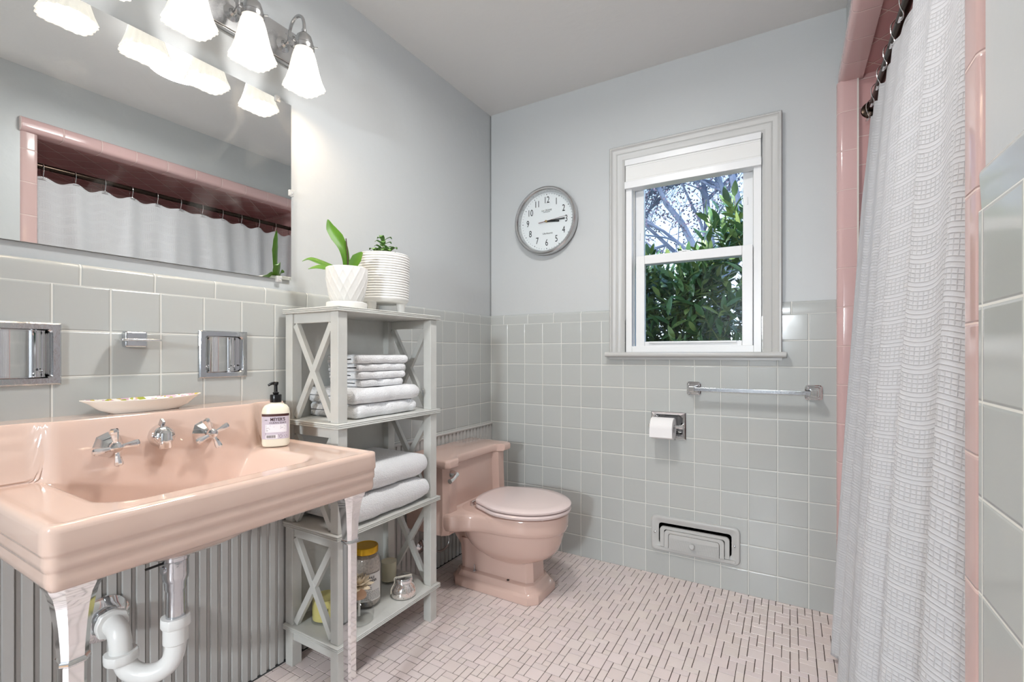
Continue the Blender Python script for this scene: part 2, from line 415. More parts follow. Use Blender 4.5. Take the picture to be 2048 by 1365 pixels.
fo = bpy.data.objects.new('floor', me); COL.objects.link(fo); struct(fo)
mb = MB(); mb.box((-.14, Y0-.1, -.1), (2.6, D+.14, -.002)); struct(mb.build('floor_slab', grout_m))

# grooved wall board under the tile on the left wall
mb = MB(); pitch = .0305; prof = [(-.004, Y0)]
y = Y0
while y < D-.02:
    prof += [(.001, y+.001), (.001, y+.008), (.008, y+.0095), (.008, y+.0265), (.001, y+.028), (-.003, y+.0285), (-.003, y+.030)]
    y += pitch
prof += [(.001, D-.005), (-.006, D-.005), (-.006, Y0)]
mb.loft([[(x+.004, yy, z) for x, yy in prof] for z in (.004, .640)])
wd = struct(mb.build('trim_5', M['wainscot'], angle=20))
mb = MB(); mb.tube([(.010, Y0, .643), (.010, D-.005, .643)], .007, 8); wd2 = mb.build('top_bead', M['wainscot'], wd)
mb = MB(); mb.box((.0, Y0, 0), (.0135, D-.005, .004)); mb.build('floor_joint', M['dark_gap'], wd)

# ------------------------------------------------------------------ window
win = bpy.data.objects.new('window_1', None); win.location = (1.083, D, 1.05); COL.objects.link(win); win['kind'] = 'structure'
mb = MB(); X0, X1, ZT, ZB = .712, 1.453, 2.052, 1.046
prof = [(0, -.01), (0, .019), (.004, .024), (.010, .024), (.014, .018), (.020, .015), (.032, .015), (.035, .012), (.040, .015), (.046, .012), (.060, .012), (.064, .008), (.071, .006), (.073, .002), (.073, -.05)]
mb.loft([[(X0+d, D-h, ZB), (X0+d, D-h, ZT-d), (X1-d, D-h, ZT-d), (X1-d, D-h, ZB)] for d, h in prof], False, False, closed=False)
mb.build('casing', M['trim'], win, angle=50)
mb = MB()
o = bull(D-.048, 1.0245, D+.02, 1.0475, .011, {0, 3})
mb.loft([[(x, y, z) for y, z in o] for x in (.697, 1.469)])
mb.box((.712, D-.02, 1.012), (1.453, D, 1.0245))
mb.build('sill', M['trim'], win)
def frame4(mb, x0, x1, z0, z1, w, y0, y1, wb=None, wt=None):
    wb = wb or w; wt = wt or w
    mb.box((x0, y0, z0), (x0+w, y1, z1)); mb.box((x1-w, y0, z0), (x1, y1, z1)); mb.box((x0+w, y0, z0), (x1-w, y1, z0+wb)); mb.box((x0+w, y0, z1-wt), (x1-w, y1, z1))
mb = MB(); frame4(mb, .787, 1.376, 1.047, 1.985, .030, D+.004, D+.10); mb.build('window_frame', M['white'], win, bevel=.002)
mb = MB(); mb.box((.817, D+.036, 1.077), (.822, D+.055, 1.955)); mb.box((1.341, D+.036, 1.077), (1.346, D+.055, 1.955)); mb.build('track', M['trim'], win)
lo = MB(); frame4(lo, .836, 1.343, 1.062, 1.513, .042, D+.006, D+.034, wb=.036, wt=.042)
lo = lo.build('lower_sash', M['white'], win, bevel=.003)
mb = MB(); mb.box((.874, D+.018, 1.095), (1.304, D+.021, 1.474)); mb.build('pane', M['pane'], lo)
mb = MB(); mb.box((.90, D-.004, 1.090), (1.28, D+.006, 1.0985)); mb.build('lift_rail', M['white'], lo, bevel=.002)
mb = MB(); mb.lathe([(.016, 0), (.016, .006), (.01, .009)], (1.06, D+.02, 1.513), 'Z', 20); mb.box((1.035, D+.008, 1.513), (1.085, D+.03, 1.518)); mb.build('latch', M['white'], lo)
up = MB(); frame4(up, .822, 1.341, 1.475, 1.957, .040, D+.056, D+.084, wb=.04)
for x in (.842, 1.318): up.box((x-.003, D+.052, 1.60 if x < 1 else 1.70), (x+.003, D+.057, 1.635 if x < 1 else 1.735))
up = up.build('upper_sash', M['white'], win, bevel=.002)
mb = MB(); mb.box((.860, D+.068, 1.513), (1.303, D+.071, 1.92)); mb.build('pane', M['pane'], up)

bl = thing('window_blind', 'white fabric blind raised to the top of the bathroom window', 'blind', (1.083, D, 1.84))
mb = MB(); mb.box((.787, D-.014, 1.955), (1.376, D+.045, 1.983)); mb.build('headrail', M['white'], bl, bevel=.002)
mb = MB()
mb.box((.790, D-.008, 1.877), (1.374, D+.035, 1.955)); mb.box((.790, D-.0095, 1.885), (1.374, D-.006, 1.8865)); mb.box((.790, D-.0095, 1.946), (1.374, D-.006, 1.9475))
mb.build('fabric', mat('white_blind_fabric', srgb(236, 236, 234), .8), bl, bevel=.001)
mb = MB(); mb.box((.786, D-.016, 1.842), (1.377, D+.045, 1.877)); mb.build('bottom_rail', M['white'], bl, bevel=.003)

# ------------------------------------------------------------------ outside: laurel hedge, bare tree
def leaf_quad(mb, base, d, nrm, L, W, curl=.15):
    d = d.normalized(); s = d.cross(nrm).normalized(); n = s.cross(d).normalized()
    pts = []
    for t, w in ((0, .0), (.2, .75), (.5, 1.), (.8, .6), (1, .0)):
        c = base+d*L*t-n*curl*L*t*t
        if w == 0: pts.append([c])
        else: pts.append([c-s*W*w/2+n*W*.14*w, c, c+s*W*w/2+n*W*.14*w])
    vs = [pts[0][0]]+pts[1]+pts[2]+pts[3]+[pts[4][0]]
    fs = [(0, 1, 2), (0, 2, 3), (1, 4, 5, 2), (2, 5, 6, 3), (4, 7, 8, 5), (5, 8, 9, 6), (7, 10, 8), (8, 10, 9)]
    mb.add(vs, fs)
hm = bpy.data.materials.new('laurel_leaf'); hm.use_nodes = True; nt = hm.node_tree; b = nt.nodes['Principled BSDF']
b.inputs['Roughness'].default_value = .28; b.inputs['Specular IOR Level'].default_value = .6
ge = nt.nodes.new('ShaderNodeNewGeometry'); cr = nt.nodes.new('ShaderNodeValToRGB')
cr.color_ramp.elements[0].color = srgb(56, 92, 50); cr.color_ramp.elements[1].color = srgb(150, 166, 96)
e = cr.color_ramp.elements.new(.5); e.color = srgb(88, 124, 74)
nt.links.new(ge.outputs['Random Per Island'], cr.inputs[0]); nt.links.new(cr.outputs[0], b.inputs['Base Color'])
hr = random.Random(3)
hedges = [('green laurel shrub filling the window on its darker side towards the clock', -.75, .70), ('green laurel shrub outside the window, the taller one beside the tub', .74, 2.2)]
for lab, xa, xb in hedges:
    h = thing('laurel_shrub', lab, 'shrub', ((xa+xb)/2, 3.5, 0))
    mb = MB(); st = MB(); nshoot = int((xb-xa)*400)
    for i in range(nshoot):
        x = hr.uniform(xa, xb); yy = 3.05+abs(hr.gauss(0, .28)); 
        ztop = 1.46+.07*sin(x*5.1+1)+.06*sin(x*11.7)+.20*ss(.85, 1.25, x)+.12*min(1, (yy-3.05)/.5)
        z = hr.uniform(.45, ztop) if i % 5 else ztop-hr.uniform(0, .12)
        up_ = Vector((hr.gauss(0, .35), -.35+hr.gauss(0, .3), 1.0+hr.gauss(0, .15))).normalized()
        sl = hr.uniform(.12, .26); b0 = Vector((x, yy, z)); 
        if i % 3 == 0: st.tube([b0-up_*.12, b0+up_*sl], [.004, .002], 4)
        nl = 8; a0 = hr.uniform(0, 6.28)
        for k in range(nl):
            t = k/(nl-1); a = a0+k*2.4
            side = up_.orthogonal().normalized(); q = side*cos(a)+up_.cross(side)*sin(a)
            dirn = (q*(1.1-.75*t)+up_*(.25+.9*t)).normalized()
            leaf_quad(mb, b0+up_*sl*t, dirn, up_, hr.uniform(.10, .155)*(1-.25*t), hr.uniform(.028, .040), hr.uniform(.05, .3))
    fo_ = mb.build('foliage', hm, h); fo_['kind'] = 'stuff'
    st.build('shoots', mat('laurel_shoot', srgb(110, 120, 60), .6), h)['kind'] = 'stuff'
    tr = MB()
    for i in range(6):
        x = xa+(xb-xa)*(i+.5)/6; tr.tube([(x, 3.4, 0), (x+.05, 3.35, .8), (x+hr.uniform(-.1, .1), 3.3, 1.4)], [.02, .015, .006], 6)
    tr.build('branches', mat('laurel_bark', srgb(70, 58, 46), .9), h)
    bk = MB()  # dense inner foliage of the shrub
    for i in range(int((xb-xa)*2600)):
        p = Vector((hr.uniform(xa, xb), hr.uniform(3.35, 3.9), hr.uniform(.2, 1.45)))
        leaf_quad(bk, p, Vector((hr.gauss(0, 1), hr.gauss(0, 1), hr.gauss(0, .5))), Vector((hr.gauss(0, .4), -.6, 1)), .11, .04)
    q = bk.build('inner_foliage', hm, h); q['kind'] = 'stuff'
bark = mat('haze_tinted_grey_bark', srgb(112, 122, 148), .9, noise=.15, nscale=6)  # grey bark tinted pale blue to imitate haze over distance
twigm = mat('purple_brown_buds', srgb(104, 92, 110), .8)
def branch(mb, tw, p, d, L, r, depth, rng):
    pts = [p]; n = 5; q = p.copy(); dd = d.copy()
    for i in range(n):
        dd = (dd+Vector((rng.gauss(0, .13), rng.gauss(0, .13), rng.gauss(.03, .1)))).normalized(); q = q+dd*L/n; pts.append(q.copy())
    mb.tube(pts, [r*(1-.5*i/n) for i in range(n+1)], 6 if depth > 2 else 4, caps=False)
    if depth <= 1 and rng.random() < .55:
        for i in range(3 if depth else 2):
            c = pts[rng.randint(1, n)]
            leaf_quad(tw, c, Vector((rng.gauss(0, 1), rng.gauss(0, 1), rng.gauss(0, 1))), Vector((0, -1, .3)), .045, .028, 0)
    if depth == 0: return
    for k in range(5 if depth < 3 else 4 if depth < 4 else 3):
        i = rng.randint(1, n); ax = Vector((rng.gauss(0, 1), rng.gauss(0, 1), rng.gauss(0, .6))).normalized()
        nd = (dd*.75+ax*.75).normalized()
        branch(mb, tw, pts[i], nd, L*rng.uniform(.6, .78), r*.5, depth-1, rng)
for (tx, ty, sd, lean, lab) in ((.35, 8.3, 5, .28, 'bare branching tree behind the shrubs, its forked trunk leaning towards the tub side'), (-1.6, 9.2, 11, -.1, 'small-leaved bare tree behind the shrubs towards the clock side')):
    rng = random.Random(sd); t = thing('bare_tree', lab, 'tree', (tx, ty, 0))
    mb = MB(); tw = MB()
    mb.tube([(tx, ty, 0), (tx+.05, ty, 1.2), (tx+.12, ty, 2.2)], [.16, .13, .12], 10, caps=False)
    for dx, L, r in ((lean+.25, 2.2, .085), (-.35, 2.0, .07), (.05, 2.4, .06), (.8, 1.8, .05), (-.9, 1.8, .05)):
        branch(mb, tw, Vector((tx+.12, ty, 2.15)), Vector((dx, rng.uniform(-.2, .2), 1)).normalized(), L, r, 5, rng)
    mb.build('trunk', bark, t); q = tw.build('foliage', twigm, t); q['kind'] = 'stuff'
mb = MB(); mb.box((-14, D+.3, -.2), (14, 26, -.02)); struct(mb.build('ground', mat('lawn', srgb(92, 104, 62), .95, noise=.3, nscale=3)))

# ------------------------------------------------------------------ wall clock
CX, CZ, CR = .361, 1.747, .181
ck = thing('wall_clock', 'round white-faced wall clock in a brushed metal rim on the back wall', 'clock', (CX, D, CZ-CR))
mb = MB(); yb = D+.006
def lathY(mb, prof, n=96, **k):  # profile (r, distance out from the wall)
    mb.lathe([(r, -h) for r, h in prof], (CX, yb, CZ), 'Y', n, **k)
lathY(mb, [(.165, .001), (.176, .006), (.181, .02), (.181, .034), (.178, .043), (.172, .047), (.165, .046), (.160, .040), (.157, .026), (.157, .010)], cap0=True, cap1=False)
mb.build('rim', M['nickel'], ck)
mb = MB(); lathY(mb, [(.158, .004), (.158, .012), (.0001, .012)], cap1=False); mb.build('dial', M['dial'], ck)
mb = MB()
FY = yb-.0125
def put_text(mb, body, size, x, z, y=FY, sx=1., ext=.0003, bold=0., align='CENTER'):
    vs, fs = text_mesh(body, size, ext, align, sx, bold); mb.add([(x+a, y-c, z+b_) for a, b_, c in vs], fs)
for h in range(1, 13):
    mb = MB(); a = radians(h*30); put_text(mb, str(h), .050, CX+.114*sin(a), CZ+.114*cos(a), sx=.70, bold=.0); mb.build('numeral', M['ink'], ck, angle=20)
mb = MB()
for k in range(60):
    a = radians(k*6); w = .0012 if k % 5 else .0035; r0, r1 = (.144, .149) if k % 5 else (.142, .1475)
    mb.bar((CX+r0*sin(a), FY, CZ+r0*cos(a)), (CX+r1*sin(a), FY, CZ+r1*cos(a)), w, .0006, (0, 1, 0))
mb.build('minute_marks', M['ink'], ck, angle=20); mb = MB()
put_text(mb, 'LA CROSSE', .012, CX, CZ+.060); put_text(mb, 'TECHNOLOGY', .006, CX, CZ+.051); mb.build('dial_lettering', M['ink'], ck, angle=20); mb = MB(); put_text(mb, 'UltrAtomic', .013, CX+.006, CZ-.064)
mb.build('dial_lettering', M['ink'], ck, angle=20)
def hand(name, ang, L, tail, w, y, m):
    a = radians(ang); mb = MB(); d = Vector((sin(a), 0, cos(a)))
    c = Vector((CX, y, CZ)); mb.bar(c-d*tail, c+d*L, w, .0012, (0, 1, 0)); return mb.build(name, m, ck)
hand('hour_hand', 95.5, .075, .008, .0075, FY-.004, M['ink']); hand('minute_hand', 88.5, .108, .01, .0055, FY-.006, M['ink'])
s = hand('second_hand', 83, .112, .045, .0014, FY-.008, M['red'])
hand('second_hand_tail', 263, .045, 0, .0028, FY-.0085, M['red'])
mb = MB(); mb.lathe([(.006, 0), (.006, -.010), (.0001, -.011)], (CX, FY, CZ), 'Y', 20); mb.build('hub', mat('tan_brass_hub', srgb(190, 160, 110), .3, metal=.6), ck)
mb = MB(); lathY(mb, [(.158, .036), (.0001, .0362)], cap0=False, cap1=False); mb.build('glass', M['pane'], ck)

# ------------------------------------------------------------------ towel bar
tb = thing('towel_bar', 'chrome square towel bar mounted on the tiles below the window', 'towel bar', (1.334, D, .86))
mb = MB(); mb.box((1.105, D-.070, .875), (1.563, D-.056, .891)); mb.build('bar', M['chrome_worn'], tb, bevel=.0015)
for x in (1.105, 1.563):
    mb = MB(); mb.loft([[(a, D-h, b_) for a, b_ in rrect(x, .883, w, w, r)] for h, w, r in ((.0045, .060, .010), (.010, .060, .010), (.013, .054, .009), (.013, .046, .008), (.019, .044, .008), (.021, .040, .007))])
    p = mb.build('wall_plate', M['chrome'], tb)
    mb = MB(); mb.box((x-.012, D-.074, .871), (x+.012, D-.018, .895)); mb.build('post', M['chrome'], p, bevel=.003)
    for dx, dz in ((-.019, .019), (.019, -.019)): mb = MB(); mb.sphere((x+dx, D-.0215, .883+dz), .004, 10, 6); mb.build('screw', M['chrome'], p)

# ------------------------------------------------------------------ recessed paper holder and roll
tp = thing('toilet_paper_holder', 'recessed chrome toilet paper holder in the back wall tiles', 'paper holder', (.992, D, .645))
mb = MB()
ring = lambda w, h, r, y: [(a, y, b_) for a, b_ in rrect(.992, .7075, w, h, r, 6)]
mb.loft([ring(.158, .125, .001, D-.004), ring(.158, .125, .001, D-.009), ring(.150, .117, .002, D-.013), ring(.130, .098, .010, D-.012), ring(.124, .092, .014, D-.008), ring(.120, .090, .016, D+.02), ring(.112, .086, .02, D+.05), ring(.09, .07, .02, D+.058)], cap0=False)
mb.build('housing', M['chrome'], tp)
for x, s_ in ((.922, 1), (1.056, -1)):
    mb = MB(); mb.bar((x, D-.006, .712), (x, D-.046, .707), .010, .022, (0, 0, 1)); mb.lathe([(.0001, -.009), (.010, -.009), (.010, .009), (.0001, .009)], (x, D-.047, .707), 'X', 20, False, False); mb.build('arm', M['chrome'], tp, bevel=.002)
mb = MB(); mb.lathe([(.0075, -.062), (.0075, .062)], (.989, D-.047, .707), 'X', 20); mb.build('roller', M['chrome'], tp)
rl = MB(); n = 56
rings = [(.0205, -.050), (.048, -.050), (.0495, -.0485), (.0495, .0485), (.048, .050), (.0205, .050), (.0205, -.050)]
rl.lathe(rings, (.977, D-.047, .697), 'X', n, False, False)
rl.add([(.927, D-.0968, .697), (1.027, D-.0968, .697), (1.027, D-.0975, .662), (.927, D-.0975, .660), (.927, D-.0963, .697), (1.027, D-.0963, .697), (1.027, D-.0970, .662), (.927, D-.0970, .660)], [(0, 1, 2, 3), (7, 6, 5, 4), (2, 6, 7, 3), (0, 3, 7, 4), (1, 5, 6, 2)])
tag(rl.build('toilet_paper_roll', M['paper'], top=True), 'white toilet paper roll hanging in the chrome wall holder', 'toilet paper')

# ------------------------------------------------------------------ wall register
VX, VZ = 1.105, .199
vr = thing('wall_register', 'grey painted metal heating register low on the back wall', 'vent', (VX, D, VZ-.081))
mb = MB()
rg = lambda w, h, r, y, dz=0: [(a, y, b_) for a, b_ in rrect(VX, VZ+dz, w, h, r, 6)]
mb.loft([rg(.380, .163, .022, D-.004), rg(.380, .163, .022, D-.010), rg(.374, .157, .021, D-.0155), rg(.366, .149, .02, D-.017), rg(.352, .136, .018, D-.016), rg(.326, .112, .016, D-.009), rg(.312, .098, .014, D-.008), rg(.312, .098, .014, D-.004)])
mb.build('plate', M['trim'], vr)
def arch(x0, x1, z0, z1, r, n=6):
    out = [(x0, z0), (x1, z0)]
    for cx, cz, a0 in ((x1-r, z1-r, 0), (x0+r, z1-r, 90)):
        for i in range(n+1): a = radians(a0+90*i/n); out.append((cx+r*cos(a), cz+r*sin(a)))
    return out
mb = MB(); mb.loft([[(a, y, b_) for a, b_ in arch(VX-.1495, VX+.1495, VZ-.058, VZ+.037, .017)] for y in (D-.006, D-.0082)]); mb.build('opening_shade_slab', mat('painted_duct_shade', srgb(14, 14, 14), .9), vr)  # near-black slab stands in for the shade inside the duct opening
mb = MB()
for k, (hw, top, y0, y1) in enumerate(((.148, .0358, D-.0085, D-.020), (.1275, .0222, D-.012, D-.026))):
    O = arch(VX-hw, VX+hw, VZ-.058, VZ+top, .016); I = arch(VX-hw+.018, VX+hw-.018, VZ-.058, VZ+top-.012, .012)
    mb.loft([[(a, y, b_) for a, b_ in O] for y in (y0, y1)]+[[(a, y1+.0, b_) for a, b_ in I], [(a, y0-.002, b_) for a, b_ in I]], cap0=False, cap1=False)
mb.build('louver', M['trim'], vr)
mb = MB()
for k, (hw, top) in enumerate(((.129, .0230), (.108, .0095))): mb.loft([[(a, y, b_) for a, b_ in arch(VX-hw+.0, VX+hw-.0, VZ-.052, VZ+top-.001, .012)] for y in (D-.006, D-.0115)])
mb.build('throat_shade_slabs', mat('painted_throat_shade', srgb(30, 30, 30), .9), vr)  # dark slabs behind the louvers, shade between them put into the colour
mb = MB(); mb.loft([[(a, y, b_) for a, b_ in arch(VX-.107, VX+.107, VZ-.062, VZ+.0085, .010)] for y in (D-.010, D-.027)])
for i in range(12): mb.box((VX-.104, D-.0282, VZ-.060+i*.0042), (VX+.104, D-.0262, VZ-.0578+i*.0042))
mb.box((VX-.17, D-.022, VZ-.072), (VX+.17, D-.010, VZ-.060))
mb.build('damper_door', M['trim'], vr)
mb = MB(); mb.lathe([(.007, 0), (.007, -.008), (.0115, -.010), (.012, -.019), (.009, -.023), (.0001, -.024)], (VX-.004, D-.026, VZ-.026), 'Y', 24); mb.build('knob', M['trim'], vr)
for x in (VX-.172, VX+.168):
    mb = MB(); mb.lathe([(.0042, 0), (.0042, -.002), (.0001, -.0035)], (x, D-.016, VZ+.002), 'Y', 14); mb.build('screw', M['chrome_worn'], vr)

# ------------------------------------------------------------------ mirror
mr = thing('wall_mirror', 'large frameless wall mirror above the sink', 'mirror', (0, .39, 1.29))
MY0, MY1, MZ0, MZ1 = -.24, 1.011, 1.291, 1.893
mb = MB(); mb.box((-.006, MY0, MZ0), (-.001, MY1, MZ1)); mb.build('backing', mat('mirror_edge', srgb(70, 66, 62), .4), mr)
mb = MB(); mb.box((-.001, MY0, MZ0), (.0045, MY1, MZ1)); o = mb.build('mirror_glass', M['mirror'], mr)
nt = M['mirror'].node_tree; tc = nt.nodes.new('ShaderNodeTexCoord'); nz = nt.nodes.new('ShaderNodeTexNoise'); nz.inputs['Scale'].default_value = 3.5; nz.inputs['Detail'].default_value = 6; nz.inputs['Distortion'].default_value = 2.5
nt.links.new(tc.outputs['Object'], nz.inputs['Vector']); rp = nt.nodes.new('ShaderNodeMapRange'); rp.inputs['From Min'].default_value = .58; rp.inputs['From Max'].default_value = .8; rp.inputs['To Max'].default_value = .10
nt.links.new(nz.outputs['Fac'], rp.inputs['Value']); ms = nt.nodes.new('ShaderNodeMixShader'); df = nt.nodes.new('ShaderNodeBsdfDiffuse'); df.inputs['Color'].default_value = (.8, .8, .78, 1)
nt.links.new(rp.outputs[0], ms.inputs[0]); nt.links.new(nt.nodes['Principled BSDF'].outputs[0], ms.inputs[1]); nt.links.new(df.outputs[0], ms.inputs[2]); nt.links.new(ms.outputs[0], nt.nodes['Material Output'].inputs[0])
M['acrylic'] = mat('clear_acrylic', (.95, .95, .95, 1), .1, trans=.6, ior=1.3)
for y, z in ((.966, MZ0), (.20, MZ0), (.960, MZ1), (.20, MZ1), (MY1, 1.592)):
    mb = MB(); mb.box((-.004, y-.009, z-.012), (.010, y+.009, z+.010)); c_ = mb.build('clip', M['acrylic'], mr, bevel=.003)
    mb = MB(); mb.sphere((.0105, y, z-.004), .0028, 8, 6); mb.build('screw', M['chrome'], c_)

# ------------------------------------------------------------------ vanity light
vl = thing('vanity_light', 'brushed nickel four-shade light bar lit above the mirror', 'light', (0, .72, 2.02))
mb = MB(); mb.box((-.006, .40, 2.022), (.012, 1.035, 2.142)); mb.box((.012, .404, 2.026), (.017, 1.031, 2.138)); mb.build('back_plate', M['nickel'], vl, bevel=.003)
def flute(a, z): return 1
lampz = []
for i, y in enumerate((.465, .636, .803, .972)):
    SX = .128
    arm = MB()
    arm.tube([(.016, y, 2.075), (.040, y, 2.073), (.052, y, 2.084), (.056, y, 2.112), (.070, y, 2.134), (.095, y, 2.142), (.118, y, 2.130), (.128, y, 2.104), (.128, y, 2.085)], .0052, 10, smooth=5)
    arm.tube([(.050, y, 2.080), (.060, y, 2.058), (.074, y, 2.050), (.086, y, 2.060), (.086, y, 2.078), (.074, y, 2.083), (.070, y, 2.072)], .0042, 8, smooth=5)
    arm.tube([(.050, y, 2.080), (.043, y, 2.100), (.036, y, 2.106)], [.004, .0035, .003], 8)
    arm.lathe([(.026, 0), (.024, .006), (.012, .012), (.008, .020)], (.012, y, 2.075), 'X', 24)
    am = arm.build('arm', M['nickel'], vl)
    cup = MB(); cup.lathe([(.0305, -.022), (.0315, -.018), (.0315, -.008), (.028, -.004), (.0275, .004), (.022, .022), (.012, .032), (.0075, .036), (.0075, .044)], (SX, y, 2.042), 'Z', 28, cap0=False); cup.build('socket_cup', M['nickel'], vl)
    for a in (.6, 2.7, 4.8): th = MB(); th.tube([(SX+.030*cos(a), y+.030*sin(a), 2.030), (SX+.043*cos(a), y+.043*sin(a), 2.030)], .0025, 6); th.build('thumbscrew', M['nickel'], am)
    sh = MB(); n = 96
    prof = [(.0275, 2.038), (.0275, 2.020), (.031, 2.012), (.036, 1.995), (.041, 1.972), (.047, 1.945), (.055, 1.920), (.064, 1.900)]
    rings = []
    def pleat(a):
        k = (a/(2*pi)*4) % 1   # four lobes, each stepped like a folded fan
        base = 1-.075*abs(k-.5)*2
        return base, .02*((math.floor(k*10) % 2)*2-1)*min(1, 2*min(k, 1-k)*3)
    for r, z in prof:
        t = max(0, (2.015-z)/.115); ring_ = []
        for j in range(n):
            a = 2*pi*j/n+pi/4; b0, st = pleat(a); rr = r*(1+(b0-1)*t*1.3+st*t*1.3)
            zz = z-(.006*t*t*(b0-.96)*10 if t > .8 else 0)
            ring_.append((SX+rr*cos(a), y+rr*sin(a), zz))
        rings.append(ring_)
    inner = [[(SX+(p[0]-SX)*.94, y+(p[1]-y)*.94, p[2]+.0005) for p in r_] for r_ in reversed(rings)]
    sh.loft(rings+inner, cap0=False, cap1=False)
    sh.build('glass_shade', M['shade'], vl, angle=60)
    bu = MB(); bu.sphere((SX, y, 1.972), .024, 16, 10, (1, 1, 1.2)); bu.lathe([(.013, 1.99), (.013, 2.03)], (SX, y, 0), 'Z', 14); bu.build('light_bulb', shade_mat('lit_bulb', (1, .88, .7, 1), 4.), vl)
    lampz.append((SX, y))

# ceiling light
cl = thing('ceiling_light', 'round flush ceiling light with a lit glass dome', 'light', (.86, 1.06, 2.31))
mb = MB(); mb.lathe([(.155, 0), (.155, -.02), (.145, -.026)], (.86, 1.06, CH), 'Z', 48); mb.build('base_ring', M['nickel'], cl)
mb = MB(); mb.lathe([(.148, -.024), (.146, -.045), (.125, -.075), (.085, -.095), (.04, -.104), (.0005, -.106)], (.86, 1.06, CH), 'Z', 48, cap0=False); mb.build('glass_dome', M['dome'], cl)

# ------------------------------------------------------------------ recessed chrome niches in the tile above the sink
def niche(name, lab, y0, y1, z0, z1):
    t = thing(name, lab, 'recessed holder', (0, (y0+y1)/2, z0))
    cy, cz = (y0+y1)/2, (z0+z1)/2; w, h = y1-y0, z1-z0
    rr = lambda a, b_, r, x: [(x, p, q) for p, q in rrect(cy, cz, a, b_, r, 5)]
    mb = MB(); mb.loft([rr(w, h, .001, .003), rr(w, h, .001, .009), rr(w-.006, h-.006, .001, .0125), rr(w-.030, h-.030, .008, .0125), rr(w-.035, h-.035, .009, .009), rr(w-.036, h-.036, .009, -.002)], False, False)
    mb.build('frame', M['chrome_worn'], t)
    mb = MB(); a, hh = (w-.036)/2, (h-.036)/2; n = 20; outl = [(cy-a*cos(pi*i/n), -.002-.052*sin(pi*i/n)**.8) for i in range(n+1)]
    mb.loft([[(x, y, z) for y, x in outl] for z in (cz-hh, cz+hh)], False, False, closed=False)
    for z, s_ in ((cz-hh, 1), (cz+hh, -1)): mb.add([(x, y, z) for y, x in outl], [tuple(range(n+1))])
    mb.build('curved_back', M['chrome'], t)
    for yy in (cy-a+.012, cy+a-.012): mb = MB(); mb.sphere((-.012, yy, cz-hh+.014), .004, 8, 6); mb.build('screw', M['chrome'], t)
niche('recessed_soap_holder', 'recessed chrome wall holder above the sink, cut off at the picture edge', *NICHES[0])
niche('recessed_tumbler_holder', 'small square recessed chrome holder in the tiles beside the shelf unit', *NICHES[1])
th = thing('toothbrush_holder', 'small chrome toothbrush holder on the tiles between the two recessed holders', 'toothbrush holder', (0, .557, 1.055))
mb = MB(); mb.box((.003, .533, 1.056), (.028, .583, 1.098)); mb.build('block', M['chrome_worn'], th, bevel=.006)
mb = MB(); mb.loft([[(.028+a, .557+b_, z) for a, b_ in rrect(.012, 0, .050, .090, .010)] for z in (1.0725, 1.0775)]); mb.build('tray', M['chrome'], th, bevel=.001)

# ------------------------------------------------------------------ sink
SX1, SY0, SY1, SZ = .508, .256, .928, .770
SYC = (SY0+SY1)/2
def ledge_x(y):  # how far the back ledge stands out
    return .086+.028*(ss(.334, .380, y)-ss(.804, .850, y))
def bowl_d(x, y):  # signed distance inside the opening, rounded rectangle
    x0, x1, y0, y1, r = .06, .435, .352, .805, .07
    cx, cy = (x0+x1)/2, (y0+y1)/2; qx = abs(x-cx)-(x1-x0)/2+r; qy = abs(y-cy)-(y1-y0)/2+r
    return -(sqrt(max(qx, 0)**2+max(qy, 0)**2)+min(max(qx, qy), 0)-r)
def sink_z(x, y):
    z = SZ-.165*ss(-.004, .105, bowl_d(x, y))
    # dished rim of the deck
    edge = min(SX1-x, y-SY0, SY1-y)
    z += .004*(1-ss(.014, .030, edge))
    lx = ledge_x(y)
    k = ss(lx+.030, lx, x)
    top = .893
    z = z*(1-k)+top*k if k > 0 else z
    return z
xs = [0.004+.004*i for i in range(19)]+[.08+.0011*i for i in range(64)]+[.15+.0085*i for i in range(34)]+[.439+.004*i for i in range(12)]
xs = sorted({round(x, 4) for x in xs if x < SX1-.012}); xs += [SX1-.012*(1-sin(radians(a))) for a in (0, 18, 36, 54, 72, 90)]
ins = [.012*(1-sin(radians(a))) for a in (90, 72, 54, 36, 18, 0)]
ys = [SY0+i for i in ins]; k = 96
ys += [SY0+.012+(SY1-SY0-.024)*i/k for i in range(1, k)]; ys += [SY1-i for i in reversed(ins)]
CRN = .020
def corner(x, y):
    """round the two front corners"""
    for s_, yy in ((1, SY1), (-1, SY0)):
        a = x-(SX1-CRN); b_ = s_*(y-yy)+CRN
        if a > 0 and b_ > 0:
            a /= CRN; b_ /= CRN; na = a*sqrt(1-b_*b_/2); nb = b_*sqrt(1-a*a/2)
            return SX1-CRN+na*CRN, yy+s_*(nb*CRN-CRN)
    return x, y
mb = MB(); nx, ny = len(xs), len(ys); vs = []
for i, x in enumerate(xs):
    for j, y in enumerate(ys):
        px, py = corner(x, y); z = sink_z(x, y)
        if x < .16 and SZ+.006 < z < .889 and not .35 < y < .834:
            t_ = (z-SZ)/.123; px += .0022*ss(.80, .72, t_)+.0022*ss(.54, .46, t_)
        e = min(SX1-x, y-SY0, SY1-y)
        r = .012
        if e < r: z -= r-sqrt(max(0, r*r-(r-e)**2))
        vs.append((px, py, z))
fs = [(i*ny+j, (i+1)*ny+j, (i+1)*ny+j+1, i*ny+j+1) for i in range(nx-1) for j in range(ny-1)]
bnd = [i*ny for i in range(nx)]+[(nx-1)*ny+j for j in range(1, ny)]+[i*ny+ny-1 for i in range(nx-2, -1, -1)]
mb.add(vs, fs)
